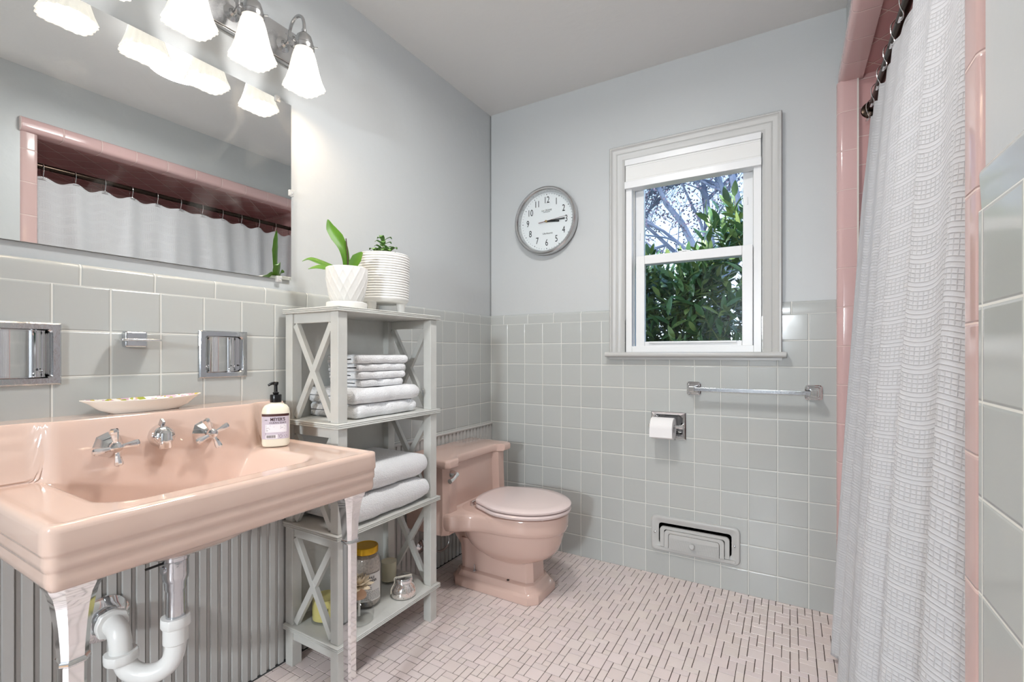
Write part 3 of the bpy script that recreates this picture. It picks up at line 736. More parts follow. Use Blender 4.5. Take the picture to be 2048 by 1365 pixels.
# skirt with stepped mouldings
P = [Vector(vs[i]) for i in bnd]; nrm = []
for i in range(len(P)):
    a = P[max(i-1, 0)]; b_ = P[min(i+1, len(P)-1)]; d = Vector((b_.x-a.x, b_.y-a.y, 0)); d = d.normalized() if d.length > 1e-9 else Vector((1, 0, 0)); nrm.append(Vector((d.y, -d.x, 0)))
prof = [(0, 0), (.0005, .752), (.001, .732), (.0, .728), (-.0022, .726), (-.0026, .722), (-.0018, .712), (-.0026, .703), (-.0050, .701), (-.0055, .697), (-.0048, .686), (-.006, .676), (-.010, .669), (-.020, .667)]
rings = []
for k, (off, z) in enumerate(prof):
    r_ = []
    for p, n_ in zip(P, nrm):
        if k == 0: r_.append(tuple(p)); continue
        q = p+n_*off; r_.append((max(q.x, .004), q.y, min(z, p.z)))
    rings.append(r_)
mb.loft(rings, False, False, closed=False)
# underside: flat web and bulging bowl
last = rings[-1]; mb.add(last, [tuple(range(len(last)))])
ub = []
for s_, z in ((1.0, .673), (.97, .650), (.88, .622), (.72, .595), (.50, .574), (.25, .562)):
    cx, cy = .185+.04*s_, .582; ub.append([(cx+a, cy+b_, z) for a, b_ in rrect(0, 0, .30*s_, .36*s_, .12*s_, 8)])
mb.loft(ub)
sk = thing('bathroom_sink', 'wide pink porcelain sink on chrome legs under the mirror', 'sink', (.25, SYC, 0))
mb.build('basin', M['porcelain'], sk, angle=65)
mb = MB(); mb.lathe([(.030, .0), (.030, .004), (.022, .006), (.018, .002), (.0005, .002)], (.185, .574, .6055), 'Z', 28, cap1=False); mb.build('drain_flange', M['chrome'], sk)
def leg(y, x=.452):
    mb = MB()
    # capital: flares outwards towards the basin
    oc = lambda cx, cy, w, z, c=.22: [(cx+a*w, cy+b_*w, z) for a, b_ in ((.5, -.5+c), (.5, .5-c), (.5-c, .5), (-.5+c, .5), (-.5, .5-c), (-.5, -.5+c), (-.5+c, -.5), (.5-c, -.5))]
    mb.loft([oc(x, y, w, z) for w, z in ((.074, .674), (.070, .664), (.058, .650), (.050, .630), (.043, .600), (.038, .570), (.0355, .548), (.0355, .543))])
    c = mb.build('leg', M['chrome'], sk)
    mb = MB(); mb.loft([oc(x, y, w, z) for w, z in ((.039, .543), (.041, .540), (.041, .536), (.036, .533))]); mb.build('collar', M['chrome'], c)
    mb = MB(); mb.loft([oc(x, y, w, z, .18) for w, z in ((.031, .534), (.029, .30), (.026, .10), (.024, .045))]); mb.build('shaft', M['chrome'], c)
    mb = MB(); mb.lathe([(.016, 0), (.019, .004), (.019, .010), (.014, .02), (.013, .03), (.017, .04), (.015, .046)], (x, y, 0), 'Z', 20); mb.build('foot', M['chrome'], c)
leg(.303, .460); leg(.872, .460)
mb = MB(); mb.tube([(.452, .345, .664), (.2, .345, .660), (.02, .345, .658)], .006, 8); mb.build('side_rod', M['chrome'], sk)

# taps and spout
def tap(y, z, rot):
    x = .1135
    mb = MB(); mb.lathe([(.0345, -.004), (.0345, .004), (.0300, .010), (.016, .034), (.013, .040)], (x, y, z), 'X', 8); t = mb.build('tap', M['chrome'], sk, angle=25)
    mb = MB(); mb.lathe([(.010, .036), (.010, .046), (.0125, .048), (.0125, .056), (.009, .062), (.0005, .064)], (x, y, z), 'X', 20)
    for k in range(4):
        a = rot+k*pi/2; d = Vector((0, cos(a), sin(a))); s_ = Vector((0, -sin(a), cos(a))); c = Vector((x+.053, y, z))
        mb.loft([[c+d*t_+s_*w*cos(q*pi/4+pi/8)+Vector((1, 0, 0))*w*.9*sin(q*pi/4+pi/8) for q in range(8)] for t_, w in ((.008, .0050), (.016, .0052), (.036, .0085), (.041, .0085), (.0435, .006))])
    mb.build('cross_handle', M['chrome'], t, angle=25)
tap(.466, .828, .12)
tap(.672, .830, .42)
x, y, z = .1135, .571, .835
mb = MB(); mb.lathe([(.0315, -.004), (.0315, .003), (.0285, .005), (.0275, .018), (.0235, .032), (.015, .042), (.0005, .046)], (x, y, z), 'X', 36, cap1=False); sp = mb.build('spout', M['chrome'], sk)
mb = MB(); mb.lathe([(.0140, -.028), (.0145, -.026), (.0145, -.010), (.0178, -.009), (.0178, -.003), (.0165, .010), (.010, .017)], (x+.033, y, z), 'Z', 24); mb.build('outlet', M['chrome'], sp)
mb = MB(); mb.bar((x+.008, y, z+.020), (x+.022, y, z+.040), .016, .008, (0, 1, 0)); mb.build('lift_lever', M['chrome_worn'], sp, bevel=.002)

# drain pipework
dp = thing('drain_trap', 'white plastic P-trap and chrome tailpiece under the sink', 'pipe', (.17, .574, .25)); tx, ty = .185, .577
mb = MB(); mb.lathe([(.036, .562), (.037, .558), (.030, .552)], (tx, ty, 0), 'Z', 28); mb.build('rubber_washer', M['black'], dp)
mb = MB(); mb.lathe([(.030, .553), (.029, .540), (.027, .538), (.0275, .500), (.026, .490), (.0235, .486), (.0235, .470), (.0205, .464), (.0205, .395)], (tx, ty, 0), 'Z', 28)
mb.build('tailpiece', M['chrome_worn'], dp)
mb = MB(); mb.tube([(tx+.002, ty-.020, .538), (tx-.01, ty-.060, .532)], .003, 8); mb.build('pivot_rod', M['black'], dp)
mb = MB(); mb.lathe([(.010, 0), (.010, .012)], (tx, ty-.03, .520), 'Y', 14); mb.build('pivot_nut', M['chrome_worn'], dp)
def nut(c, d, r, h, name='slip_nut'):
    mb = MB(); d = Vector(d).normalized(); u = d.orthogonal().normalized(); w = d.cross(u); c = Vector(c); rings = []
    for t_, k in ((0, .94), (.15, 1), (.85, 1), (1, .94)):
        rings.append([c+d*h*t_+(u*cos(2*pi*j/40)+w*sin(2*pi*j/40))*r*k*(1.07 if j % 10 in (0, 1) else 1) for j in range(40)])
    mb.loft(rings); return mb.build(name, M['pvc'], dp)
nut((tx, ty, .400), (0, 0, -1), .031, .024)
mb = MB(); mb.lathe([(.0265, .382), (.0265, .338), (.0235, .335)], (tx, ty, 0), 'Z', 28); mb.build('trap_inlet', M['pvc'], dp)
ey = .497; ex = .10
mb = MB(); mb.tube([(tx, ty, .352), (tx, ty, .325), (tx-.004, ty-.008, .293), (tx-.018, ty-.028, .274), (tx-.042, ty-.052, .272), (tx-.066, ty-.070, .287), (ex+.006, ey+.004, .312), (ex+.002, ey, .332)], .0225, 20, smooth=6); mb.build('trap_bend', M['pvc'], dp)
nut((ex+.004, ey, .308), (0, 0, 1), .033, .022)
mb = MB(); mb.tube([(ex+.002, ey, .325), (ex, ey, .350), (ex-.012, ey, .372), (ex-.034, ey, .380), (ex-.05, ey, .381)], .0225, 20, smooth=6); mb.build('elbow', M['pvc'], dp)
nut((ex-.038, ey, .381), (-1, 0, 0), .033, .016)
mb = MB(); mb.lathe([(.030, .014), (.031, .030), (.0285, .034), (.0285, .048)], (0, ey, .381), 'X', 28); mb.build('wall_coupling', M['chrome_worn'], dp)
mb = MB(); mb.lathe([(.055, .0135), (.054, .017), (.042, .023), (.032, .026)], (0, ey-.004, .384), 'X', 40); mb.build('wall_flange', M['chrome'], dp)

# soap bottle
SBX, SBY, SBZ = .188, .836, .7712
sb = thing('soap_bottle', 'cream soap pump bottle with a lilac label on the sink deck', 'soap bottle', (SBX, SBY, SBZ))
face = radians(54)  # the label faces the room
er = Vector((cos(face), sin(face), 0)); ef = Vector((sin(face), -cos(face), 0))
def oval(rx, ry, z, n=40, p=2.6): 
    out = []
    for j in range(n):
        a = 2*pi*j/n; c_, s_ = cos(a), sin(a); k = (abs(c_)**p+abs(s_)**p)**(-1/p)
        out.append(Vector((SBX, SBY, SBZ))+er*rx*k*c_+ef*ry*k*s_+Vector((0, 0, z)))
    return out
mb = MB(); mb.loft([oval(*q) for q in ((.029, .018, 0), (.0345, .0225, .003), (.0365, .0245, .010), (.0370, .0250, .030), (.0370, .0250, .098), (.0350, .0235, .110), (.029, .020, .119), (.019, .016, .124), (.013, .013, .126), (.013, .013, .132))])
mb.build('bottle', mat('cream_soap_plastic', srgb(238, 232, 214), .25, spec=.5), sb)
def lab_pt(u, v, off):  # u across, v up on the bottle front
    p = 2.6; rx, ry = .0370+off, .0250+off; t = min(1, abs(u)/rx); yy = ry*(1-t**p)**(1/p); return Vector((SBX, SBY, SBZ))+er*u+ef*yy+Vector((0, 0, v))
def label_patch(name, u0, u1, v0, v1, off, m, par, nu=24):
    mb = MB(); mb.grid(lambda a, b_: lab_pt(u0+(u1-u0)*a, v0+(v1-v0)*b_, off), nu, 2); return mb.build(name, m, par)
lb = label_patch('label', -.0355, .0355, .024, .094, .0004, mat('lilac_label', srgb(206, 196, 208), .5), sb, 40)
label_patch('label_band', -.0355, .0355, .089, .096, .0006, mat('brown_label_band', srgb(74, 44, 42), .5), lb, 40)
wm = mat('white_label_print', srgb(236, 232, 236), .5)
label_patch('info_panel', -.026, .029, .0435, .066, .0007, wm, lb); label_patch('barcode_panel', -.025, .006, .0255, .037, .0007, wm, lb)
def lab_text(mb, body, size, u, v, off=.0009, sx=1., bold=0., align='CENTER'):
    vs, fs = text_mesh(body, size, .0001, align, sx, bold); mb.add([lab_pt(u+a, v+b_, off+c) for a, b_, c in vs], fs)
mb = MB()
lab_text(mb, "MEYER'S", .0132, .006, .0800, sx=.80, bold=.0002); lab_text(mb, 'CLEAN DAY', .0064, .006, .0705, sx=1.25); lab_text(mb, 'MRS.', .0035, -.0235, .0785)
for i in range(6): mb.add([lab_pt(-.024+a, .0620-i*.0031+b_, .0009) for a, b_ in ((0, 0), ((.012, .021, .008, .010, .005, .005)[i], 0), ((.012, .021, .008, .010, .005, .005)[i], .0007), (0, .0007))], [(0, 1, 2, 3)])
for i in range(4): mb.add([lab_pt(.013+a, .0620-i*.003+b_, .0009) for a, b_ in ((0, 0), ((.011, .014, .007, .012)[i], 0), ((.011, .014, .007, .012)[i], .0007), (0, .0007))], [(0, 1, 2, 3)])
for i in range(4): mb.add([lab_pt(-.026+a, .0412-i*.0019+b_, .0009) for a, b_ in ((0, 0), ((.050, .046, .042, .036)[i], 0), ((.050, .046, .042, .036)[i], .0007), (0, .0007))], [(0, 1, 2, 3)])
u = -.0225
for i in range(16):
    w = (.0009, .0004, .0013, .0006)[(i*7) % 4]; mb.add([lab_pt(u+a, b_, .0009) for a, b_ in ((0, .0275), (w, .0275), (w, .0355), (0, .0355))], [(0, 1, 2, 3)]); u += w+.0007
for cu_, r in ((.014, .0042), (.026, .0036)):
    for k in range(3 if r < .004 else 5):
        a0 = 2*pi*k/(3 if r < .004 else 5); a1 = a0+1.0
        for q in range(4):
            b0 = a0+(a1-a0)*q/4; b1 = a0+(a1-a0)*(q+1)/4
            mb.add([lab_pt(cu_+rr*cos(bb), .0315+rr*sin(bb), .0009) for rr, bb in ((r, b0), (r, b1), (r*.82, b1), (r*.82, b0))], [(0, 1, 2, 3)])
mb.build('label_print', mat('dark_brown_print', srgb(58, 34, 38), .5), lb)
mb = MB(); mb.lathe([(.0150, .128), (.0155, .130), (.0155, .148), (.0145, .150), (.006, .150), (.0085, .154), (.0085, .156), (.005, .158), (.0045, .176), (.0065, .178), (.0065, .183), (.003, .185)], (SBX, SBY, SBZ), 'Z', 28)
c0 = Vector((SBX, SBY, SBZ)); mb.tube([c0+er*.007+Vector((0, 0, .184)), c0-er*.004+Vector((0, 0, .1835)), c0-er*.014+Vector((0, 0, .1805)), c0-er*.020+Vector((0, 0, .1765))], [.0035, .0042, .0038, .003], 10, smooth=3)
mb.build('pump', M['black'], sb)

# dish on the ledge
dm = bpy.data.materials.new('porcelain_floral_rim'); dm.use_nodes = True; nt = dm.node_tree; b = nt.nodes['Principled BSDF']; b.inputs['Roughness'].default_value = .12
vo = nt.nodes.new('ShaderNodeTexVoronoi'); vo.inputs['Scale'].default_value = 130; tc = nt.nodes.new('ShaderNodeTexCoord'); nt.links.new(tc.outputs['Object'], vo.inputs['Vector'])
cr = nt.nodes.new('ShaderNodeValToRGB'); cr.color_ramp.interpolation = 'CONSTANT'; E = cr.color_ramp.elements; E[0].color = srgb(214, 178, 190); E[1].position = .3; E[1].color = srgb(160, 168, 60)
for p_, c_ in ((.45, srgb(238, 234, 224)), (.75, srgb(206, 180, 90)), (.86, srgb(240, 236, 228))): e = E.new(p_); e.color = c_
sx_ = nt.nodes.new('ShaderNodeSeparateColor'); nt.links.new(vo.outputs['Color'], sx_.inputs[0]); nt.links.new(sx_.outputs[0], cr.inputs[0]); nt.links.new(cr.outputs[0], b.inputs['Base Color'])
dw = mat('white_glazed_porcelain', srgb(240, 236, 228), .1, coat=.3)
ds = thing('porcelain_dish', 'long boat-shaped porcelain dish with a floral rim on the sink ledge', 'dish', (.052, .57, .893))
def boat(a, b_, z, cx=.052, cy=.568, n=48, p=1.75, lift=0):
    out = []
    for j in range(n):
        t = 2*pi*j/n; c_, s_ = cos(t), sin(t); k = (abs(c_)**p+abs(s_)**p)**(-1/p)
        out.append((cx+a*k*s_, cy+b_*k*c_, z+lift*abs(c_*k)**3))
    return out
mb = MB(); mb.loft([boat(.020, .070, .8935, p=2.2), boat(.0205, .074, .8935, p=2.2), boat(.030, .098, .905, p=2.), boat(.040, .118, .918, lift=.003), boat(.046, .132, .924, lift=.005), boat(.0465, .1325, .9255, lift=.005), boat(.045, .130, .9262, lift=.005)], cap1=False)
mb.loft([boat(.038, .112, .9195, lift=.003), boat(.029, .094, .907), boat(.019, .070, .897, p=2.2)], cap0=False)
body = mb.build('bowl', dw, ds)
mb = MB(); mb.loft([boat(.0452, .1305, .9264, lift=.005), boat(.0375, .111, .9193, lift=.003)], False, False); mb.build('rim_decoration', dm, body)

# ------------------------------------------------------------------ shelf unit
SHX0, SHX1, SHY0, SHY1 = .022, .283, .978, 1.448
su = thing('shelf_unit', 'tall narrow grey painted wooden shelf unit with X-shaped sides between sink and toilet', 'shelf', ((SHX0+SHX1)/2, (SHY0+SHY1)/2, 0))
LV = [(1.172, 1.188), (.807, .824), (.464, .481), (.122, .139)]
PW = .036
def board(z0, z1, name='shelf_board', par=None):
    mb = MB(); o_ = .011; h = (z1-z0)/3
    x0, x1, y0, y1 = SHX0, SHX1, SHY0, SHY1
    mb.box((x0, y0-.007, z0+.0004), (x1+.007, y1+.007, z1-.0004))
    for k in range(3):
        zc = z0+h*(k+.5); r = h*.5; pr = [(r*.98*sin(radians(q)), r*.98*cos(radians(q))) for q in (0, 30, 60, 90, 120, 150, 180)]
        rings = []
        for px, pz in pr:
            o2 = o_-r+px; rings.append([(x0, y0-o2, zc+pz), (x1+o2, y0-o2, zc+pz), (x1+o2, y1+o2, zc+pz), (x0, y1+o2, zc+pz)])
        mb.loft(rings)
    return mb.build(name, M['grey_wood'], su, angle=60)
for z0, z1 in LV: board(z0, z1)
# tiers: posts stand between the boards
tiers = [(LV[1][1], LV[0][0]), (LV[2][1], LV[1][0]), (LV[3][1], LV[2][0])]
for px in (SHX0, SHX1-PW):
    for py in (SHY0, SHY1-PW):
        mb = MB()
        for z0, z1 in tiers+[(0, LV[3][0])]: mb.box((px, py, z0), (px+PW, py+PW, z1))
        mb.build('post', M['grey_wood'], su, bevel=.0018)
for (z0, z1) in tiers:
    for py in (SHY0, SHY1-PW):
        xa, xb = SHX0+PW, SHX1-PW; ym = py+.018 if py < 1.2 else py+.018
        y_ = py+(.006 if py < 1.2 else .016)
        mb = MB(); mb.box((xa, y_, z1-.032), (xb, y_+.016, z1)); mb.build('side_rail', M['grey_wood'], su, bevel=.0015)
        mb = MB(); zt = z1-.034; zb = z0+.004; ymid = y_+.008
        mb.bar((xa+.006, ymid, zt-.002), (xb-.006, ymid, zb+.002), .016, .021, (1, 0, 0))
        mb.bar((xb-.006, ymid, zt-.002), (xa+.006, ymid, zb+.002), .0145, .021, (1, 0, 0))
        mb.build('cross_brace', M['grey_wood'], su, bevel=.001)
    mb = MB(); mb.box((SHX0+.001, SHY0+PW, z0), (SHX0+.008, SHY1-PW, z1)); mb.build('back_panel', M['grey_wood'], su)
for py in (SHY0, SHY1-PW):
    mb = MB(); mb.box((SHX0+.01, py+.004, .088), (SHX1-.01, py+.022, .122)); mb.build('foot_rail', M['grey_wood'], su, bevel=.002)

# ------------------------------------------------------------------ towels
tr_ = random.Random(21)
def towel(name, lab, cat, x0, x1, y0, y1, z0, h, layers, group, seed, fold_front=True, round_end=.012):
    """a cloth folded over at the front edge (x1); its end towards -y shows the layers"""
    rr = random.Random(seed); th = h/layers
    # zig-zag centre line in x-z
    mb = MB()
    def noise(y, k): return .0018*sin(y*41+k*1.7+seed)+.0012*sin(y*97+k*2.9+seed*3)
    stations = [0, .012, .04]+[.08+.84*i/14 for i in range(15)]+[.96, .988, 1]
    for L in range(layers//2):
        zb = z0+2*L*th
        rings = []
        for t in stations:
            e = min(t, 1-t)*(y1-y0); sh = 1-.30*(1-ss(0, round_end, e)); ins_ = .006*(1-ss(0, round_end, e))
            y = y0+(y1-y0)*t; prof_ = []
            xf = x1-ins_+noise(y, L)*1.5-.003*L*(seed % 2); xb = x0+ins_
            H = 2*th*.985; zc = zb+th; R = H/2*sh
            wav = noise(y, L+5)*.6
            # outer U: bottom back -> front round -> top back, then inner slit
            sl = .0012+.0008*rr.random()
            nseg = 10
            pts = [(xb, zc-R)]+[(xb+(xf-R-xb)*i/6, zc-R+(0 if L == 0 else .0006*sin(i*2+seed))) for i in range(1, 6)]
            for i in range(nseg+1):
                a = -pi/2+pi*i/nseg; pts.append((xf-R*.9+R*.9*cos(a), zc+R*sin(a)))
            pts += [(xf-R-(xf-R-xb)*i/6, zc+R+wav+.0014*sin(i*1.9+seed+y*20)) for i in range(1, 6)]+[(xb, zc+R)]
            slit_end = xf-R*1.1-.035*(seed % 3)/2
            pts += [(xb+.002, zc+sl), (xb+(slit_end-xb)*.5, zc+sl+.0012*sin(seed+y*30)), (slit_end-.004, zc+sl*1.6), (slit_end, zc), (slit_end-.004, zc-sl*1.3), (xb+(slit_end-xb)*.5, zc-sl+.0012*sin(seed+y*30)), (xb+.002, zc-sl)]
            rings.append([(px, y, pz) for px, pz in pts])
        mb.loft(rings)
    o = mb.build(name, M['towel'], angle=70, top=True)
    tag(o, lab, cat, group); return o
G1 = 'white towels on the middle shelf'
towel('folded_towel', 'thick folded white towel at the bottom of the middle shelf stack', 'towel', .036, .268, 1.060, 1.352, .8245, .047, 2, G1, 1)
towel('folded_towel', 'thick folded white towel second from the bottom of the middle shelf stack', 'towel', .036, .274, 1.055, 1.366, .8725, .052, 2, G1, 4)
wz = .9255
for i, (hh, lab) in enumerate(((.026, 'white folded washcloth lying directly on the thick towels'), (.026, 'white folded washcloth second up in the small stack'), (.026, 'white folded washcloth just under the topmost one'), (.030, 'topmost white folded washcloth of the small stack'))):
    towel('folded_washcloth', lab, 'washcloth', .072, .238+.003*(i % 2), 1.112-.004*i, 1.318+.005*i, wz, hh, 2, 'white washcloths on the middle shelf', i+7, round_end=.006); wz += hh+.0008
G2 = 'white bath towels on the lower shelf'
towel('bath_towel', 'plump folded white bath towel lying directly on the lower shelf', 'towel', .036, .290, 1.035, 1.400, .4815, .090, 2, G2, 12, round_end=.04)
towel('bath_towel', 'plump folded white bath towel on top of another on the lower shelf', 'towel', .036, .282, 1.040, 1.404, .5725, .092, 2, G2, 15, round_end=.05)

# ------------------------------------------------------------------ pots and plants on top
ZT_ = 1.1885
def leaf_strap(mb, pts, widths, facing, nsub=6, curl=.25):
    P, W = spline([Vector(p) for p in pts], nsub, list(widths)); rings = []
    f = Vector(facing).normalized(); n = len(P)
    for i, p in enumerate(P):
        t = (P[min(i+1, n-1)]-P[max(i-1, 0)]).normalized(); s_ = t.cross(f).normalized(); nn = s_.cross(t).normalized(); w = max(W[i], .0003)/2
        up_ = []; lo_ = []
        for k in range(7):
            a = -1+2*k/6; c_ = p+s_*w*a+nn*w*curl*abs(a)**1.3; up_.append(c_+nn*.0007*(1-a*a)); lo_.append(c_-nn*.0009*(1-a*a)-nn*.0002)
        rings.append(up_+lo_[::-1])
    mb.loft(rings)
er0 = Vector((.862, .507, 0)); ef0 = Vector((.507, -.862, 0)); uz = Vector((0, 0, 1))
oc_ = Vector((.200, 1.082, ZT_))
op = thing('orchid_plant', 'green strap-leaved orchid in a small white carved pot on the shelf unit', 'plant', tuple(oc_))
mb = MB(); mb.lathe([(.0005, .004), (.055, .004), (.058, 0), (.062, 0), (.065, .006), (.0655, .020), (.063, .022), (.061, .008), (.0005, .007)], tuple(oc_), 'Z', 48, False, False); mb.build('saucer', M['whitepot'], op)
mb = MB()
def carve(a, z): return 1+.020*(sin(16*a+z*125)*.5+.5)**5+.020*(sin(16*a-z*125)*.5+.5)**5
prof = [(.046, .009)]+[(.046+.020*sin(min(1, t*1.15)*pi/2), .010+.126*t) for t in [i/60 for i in range(1, 61)]]
rings = []
for r, z in prof: rings.append([(oc_.x+r*carve(2*pi*j/300, z)*cos(2*pi*j/300), oc_.y+r*carve(2*pi*j/300, z)*sin(2*pi*j/300), oc_.z+z) for j in range(300)])
for r, z in ((.0645, .1375), (.0615, .1365), (.060, .12), (.058, .10)): rings.append([(oc_.x+r*cos(2*pi*j/300), oc_.y+r*sin(2*pi*j/300), oc_.z+z) for j in range(300)])
mb.loft(rings, True, False); mb.build('pot', M['whitepot'], op, angle=60)
mb = MB(); mb.lathe([(.0585, .117), (.0005, .122)], tuple(oc_), 'Z', 32, False, True); mb.build('bark_mix', M['soil'], op)
b0 = oc_+uz*.126
L_ = lambda r, u, f=0: b0+er0*r+uz*u+ef0*f
for pts, ws, fc in (
    ([L_(-.002, .0), L_(-.004, .04), L_(-.014, .080), L_(-.034, .115), L_(-.054, .145), L_(-.064, .176)], (.018, .024, .032, .042, .032, .003), ef0*.8+er0*.55),
    ([L_(-.006, .002), L_(-.045, .012), L_(-.09, .030), L_(-.125, .042), L_(-.150, .036)], (.018, .028, .030, .026, .003), ef0*.6+uz),
    ([L_(-.01, .0, .01), L_(-.05, .004, .02), L_(-.085, .008, .03), L_(-.115, .004, .034)], (.018, .034, .036, .004), ef0*.6+uz),
    ([L_(.010, .0), L_(.022, .022), L_(.036, .045), L_(.052, .066)], (.020, .038, .040, .006), ef0+uz*.2-er0*.2),
    ([L_(.004, .0, -.01), L_(.008, .022, -.014), L_(.018, .038, -.02), L_(.028, .040, -.03)], (.016, .026, .022, .003), ef0+uz*.4)):
    mb = MB(); leaf_strap(mb, pts, ws, fc); mb.build('leaf', M['leaf'], op)
mb = MB(); mb.tube([L_(.004, 0), L_(.003, .05), L_(-.003, .112)], [.0022, .0020, .0016], 8); mb.build('flower_spike', mat('brown_stake', srgb(70, 52, 40), .6), op)
pc_ = Vector((.160, 1.283, ZT_))
jp = thing('jade_plant', 'small succulent in a large white ribbed pot on feet behind the orchid', 'plant', tuple(pc_))
mb = MB(); prof = [(.078, .024), (.088, .026), (.093, .032)]
for i in range(18):
    z = .036+i*.0098; rr = .0935+.0035*min(1, i/14); prof += [(rr+.0014, z), (rr+.0022, z+.0035), (rr+.0014, z+.007), (rr-.0006, z+.0085)]
prof += [(.0965, .2115), (.098, .2155), (.0955, .2185), (.092, .216), (.090, .19)]
prof = [(r, .040+(z-.024)*.1785/.1945) for r, z in prof]
mb.lathe(prof, tuple(pc_), 'Z', 72, True, False); mb.build('pot', M['whitepot'], jp, angle=50)
mb = MB(); mb.lathe([(.0905, .198), (.0005, .203)], tuple(pc_), 'Z', 32, False, True); mb.build('soil', M['soil'], jp)
for a in (-.35, 1.75, 3.85):
    q = radians(30.45)-pi/2+a; mb = MB(); c_ = (pc_.x+.066*cos(q), pc_.y+.066*sin(q), ZT_); mb.lathe([(.0125, 0), (.0145, .016), (.018, .043)], c_, 'Z', 20); mb.build('foot', M['whitepot'], jp)
jr = random.Random(5); sb0 = pc_+uz*.200
stems = [([Vector((0, 0, 0)), er0*.0+uz*.04, er0*.003+uz*.077], 6), ([Vector((0, 0, 0)), -er0*.015+uz*.018, -er0*.026+uz*.036], 3), ([Vector((0, 0, 0)), er0*.014+uz*.018, er0*.026+uz*.040], 3), ([Vector((0, 0, 0)), er0*.006+ef0*.012+uz*.012, er0*.008+ef0*.02+uz*.026], 2)]
for k_, (pts, nl) in enumerate(stems):
    mb = MB(); lf = MB(); P, _ = spline([sb0+p for p in pts], 8)
    mb.tube(P, [.0032*(1-.5*i/len(P)) for i in range(len(P))], 8)
    n = len(P)
    for i in range(nl*2+4):
        t = .3+.7*(i//2)/(nl+1); p = P[min(n-1, int(t*(n-1)))]; a = (i//2)*1.45+(i % 2)*pi+jr.uniform(-.3, .3)+k_
        q = Vector((cos(a), sin(a), 0)); up_ = uz*(.25+.5*t); L = jr.uniform(.024, .034)*(1 if t < .9 else .75)
        leaf_strap(lf, [p, p+(q+up_)*L*.5, p+(q+up_*.8)*L, p+(q*1.25+up_*.5)*L], (.007, .018, .019, .004), uz-q*.2, 4, .12)
    st = mb.build('stem', M['stem'], jp); lf.build('leaves', M['leaf2'], st)

# ------------------------------------------------------------------ things on the bottom shelf
BZ = .1395
wax = mat('cream_candle_wax', srgb(228, 218, 190), .5, spec=.4); yw = mat('pale_yellow_wax', srgb(230, 218, 140), .5)
def glass_cup(mb, c, r, h, t=.0022, n=40, taper=1.0):
    mb.lathe([(.0005, 0), (r*taper, 0), (r*taper+.001, .004), (r, h), (r-t, h), (r*taper-t, .007), (.0005, .007)], c, 'Z', n, False, False)
t = thing('salt_jar', 'tall glass jar of pale bath salts with a gold lid and printed label', 'jar', (.160, 1.200, BZ)); JC = (.160, 1.200, BZ)
gj = MB(); gj.lathe([(.0005, .0), (.046, .0), (.053, .006), (.055, .016), (.055, .140), (.052, .160), (.043, .178), (.040, .186), (.040, .200), (.038, .200), (.038, .186), (.041, .176), (.050, .158), (.0528, .140), (.0528, .016), (.045, .005), (.0005, .004)], JC, 'Z', 56, False, False); jar = gj.build('jar_glass', M['thin'], t)
mb = MB(); mb.lathe([(.044, .0055), (.0518, .017), (.0518, .140), (.049, .157), (.040, .172), (.0005, .176)], JC, 'Z', 48, True, False); mb.build('bath_salts', mat('pale_pink_salt', srgb(196, 186, 178), .8, noise=.25, nscale=160, bump=.0015, bscale=260), jar)
mb = MB(); mb.lathe([(.0415, .186), (.0435, .188), (.0440, .205), (.0425, .2095), (.039, .2105), (.037, .2085), (.0005, .2085)], JC, 'Z', 48, True, False); mb.build('lid', mat('gold_lid', srgb(214, 168, 46), .28, metal=.75), t)
def cylpt(c, R, a0, u, v): a = a0+u/R; return (c[0]+R*cos(a), c[1]+R*sin(a), c[2]+v)
A0 = radians(-47+14)
mb = MB(); mb.grid(lambda a, b_: cylpt(JC, .0556, A0, -.050+.100*a, .030+.095*b_), 30, 2); lb = mb.build('label', mat('white_paper_label', srgb(228, 226, 222), .6), t)
mb = MB()
def ctext(body, size, u, v, sx=1., bold=0., align='LEFT'):
    vs, fs = text_mesh(body, size, .00005, align, sx, bold); mb.add([cylpt(JC, .0560+c_, A0, u+a, v+b_) for a, b_, c_ in vs], fs)
ctext('& MINERALE', .0115, -.026, .112, .75, .0003); ctext('LAVENDER', .0115, -.012, .101, .75, .0003); ctext('SALZ', .0115, -.010, .090, .75, .0003); ctext('BATH', .005, 0, .078, .9, .0001); ctext('SALTS', .005, 0, .072, .9, .0001)
lr = random.Random(2)
for i in range(9):
    u = -.042
    while u < .042:
        w = lr.uniform(.003, .010); mb.add([cylpt(JC, .0559, A0, u+a, .064-i*.0036+b_) for a, b_ in ((0, 0), (w, 0), (w, .0011), (0, .0011))], [(0, 1, 2, 3)]); u += w+.0015
mb.build('label_print', M['ink'], lb)

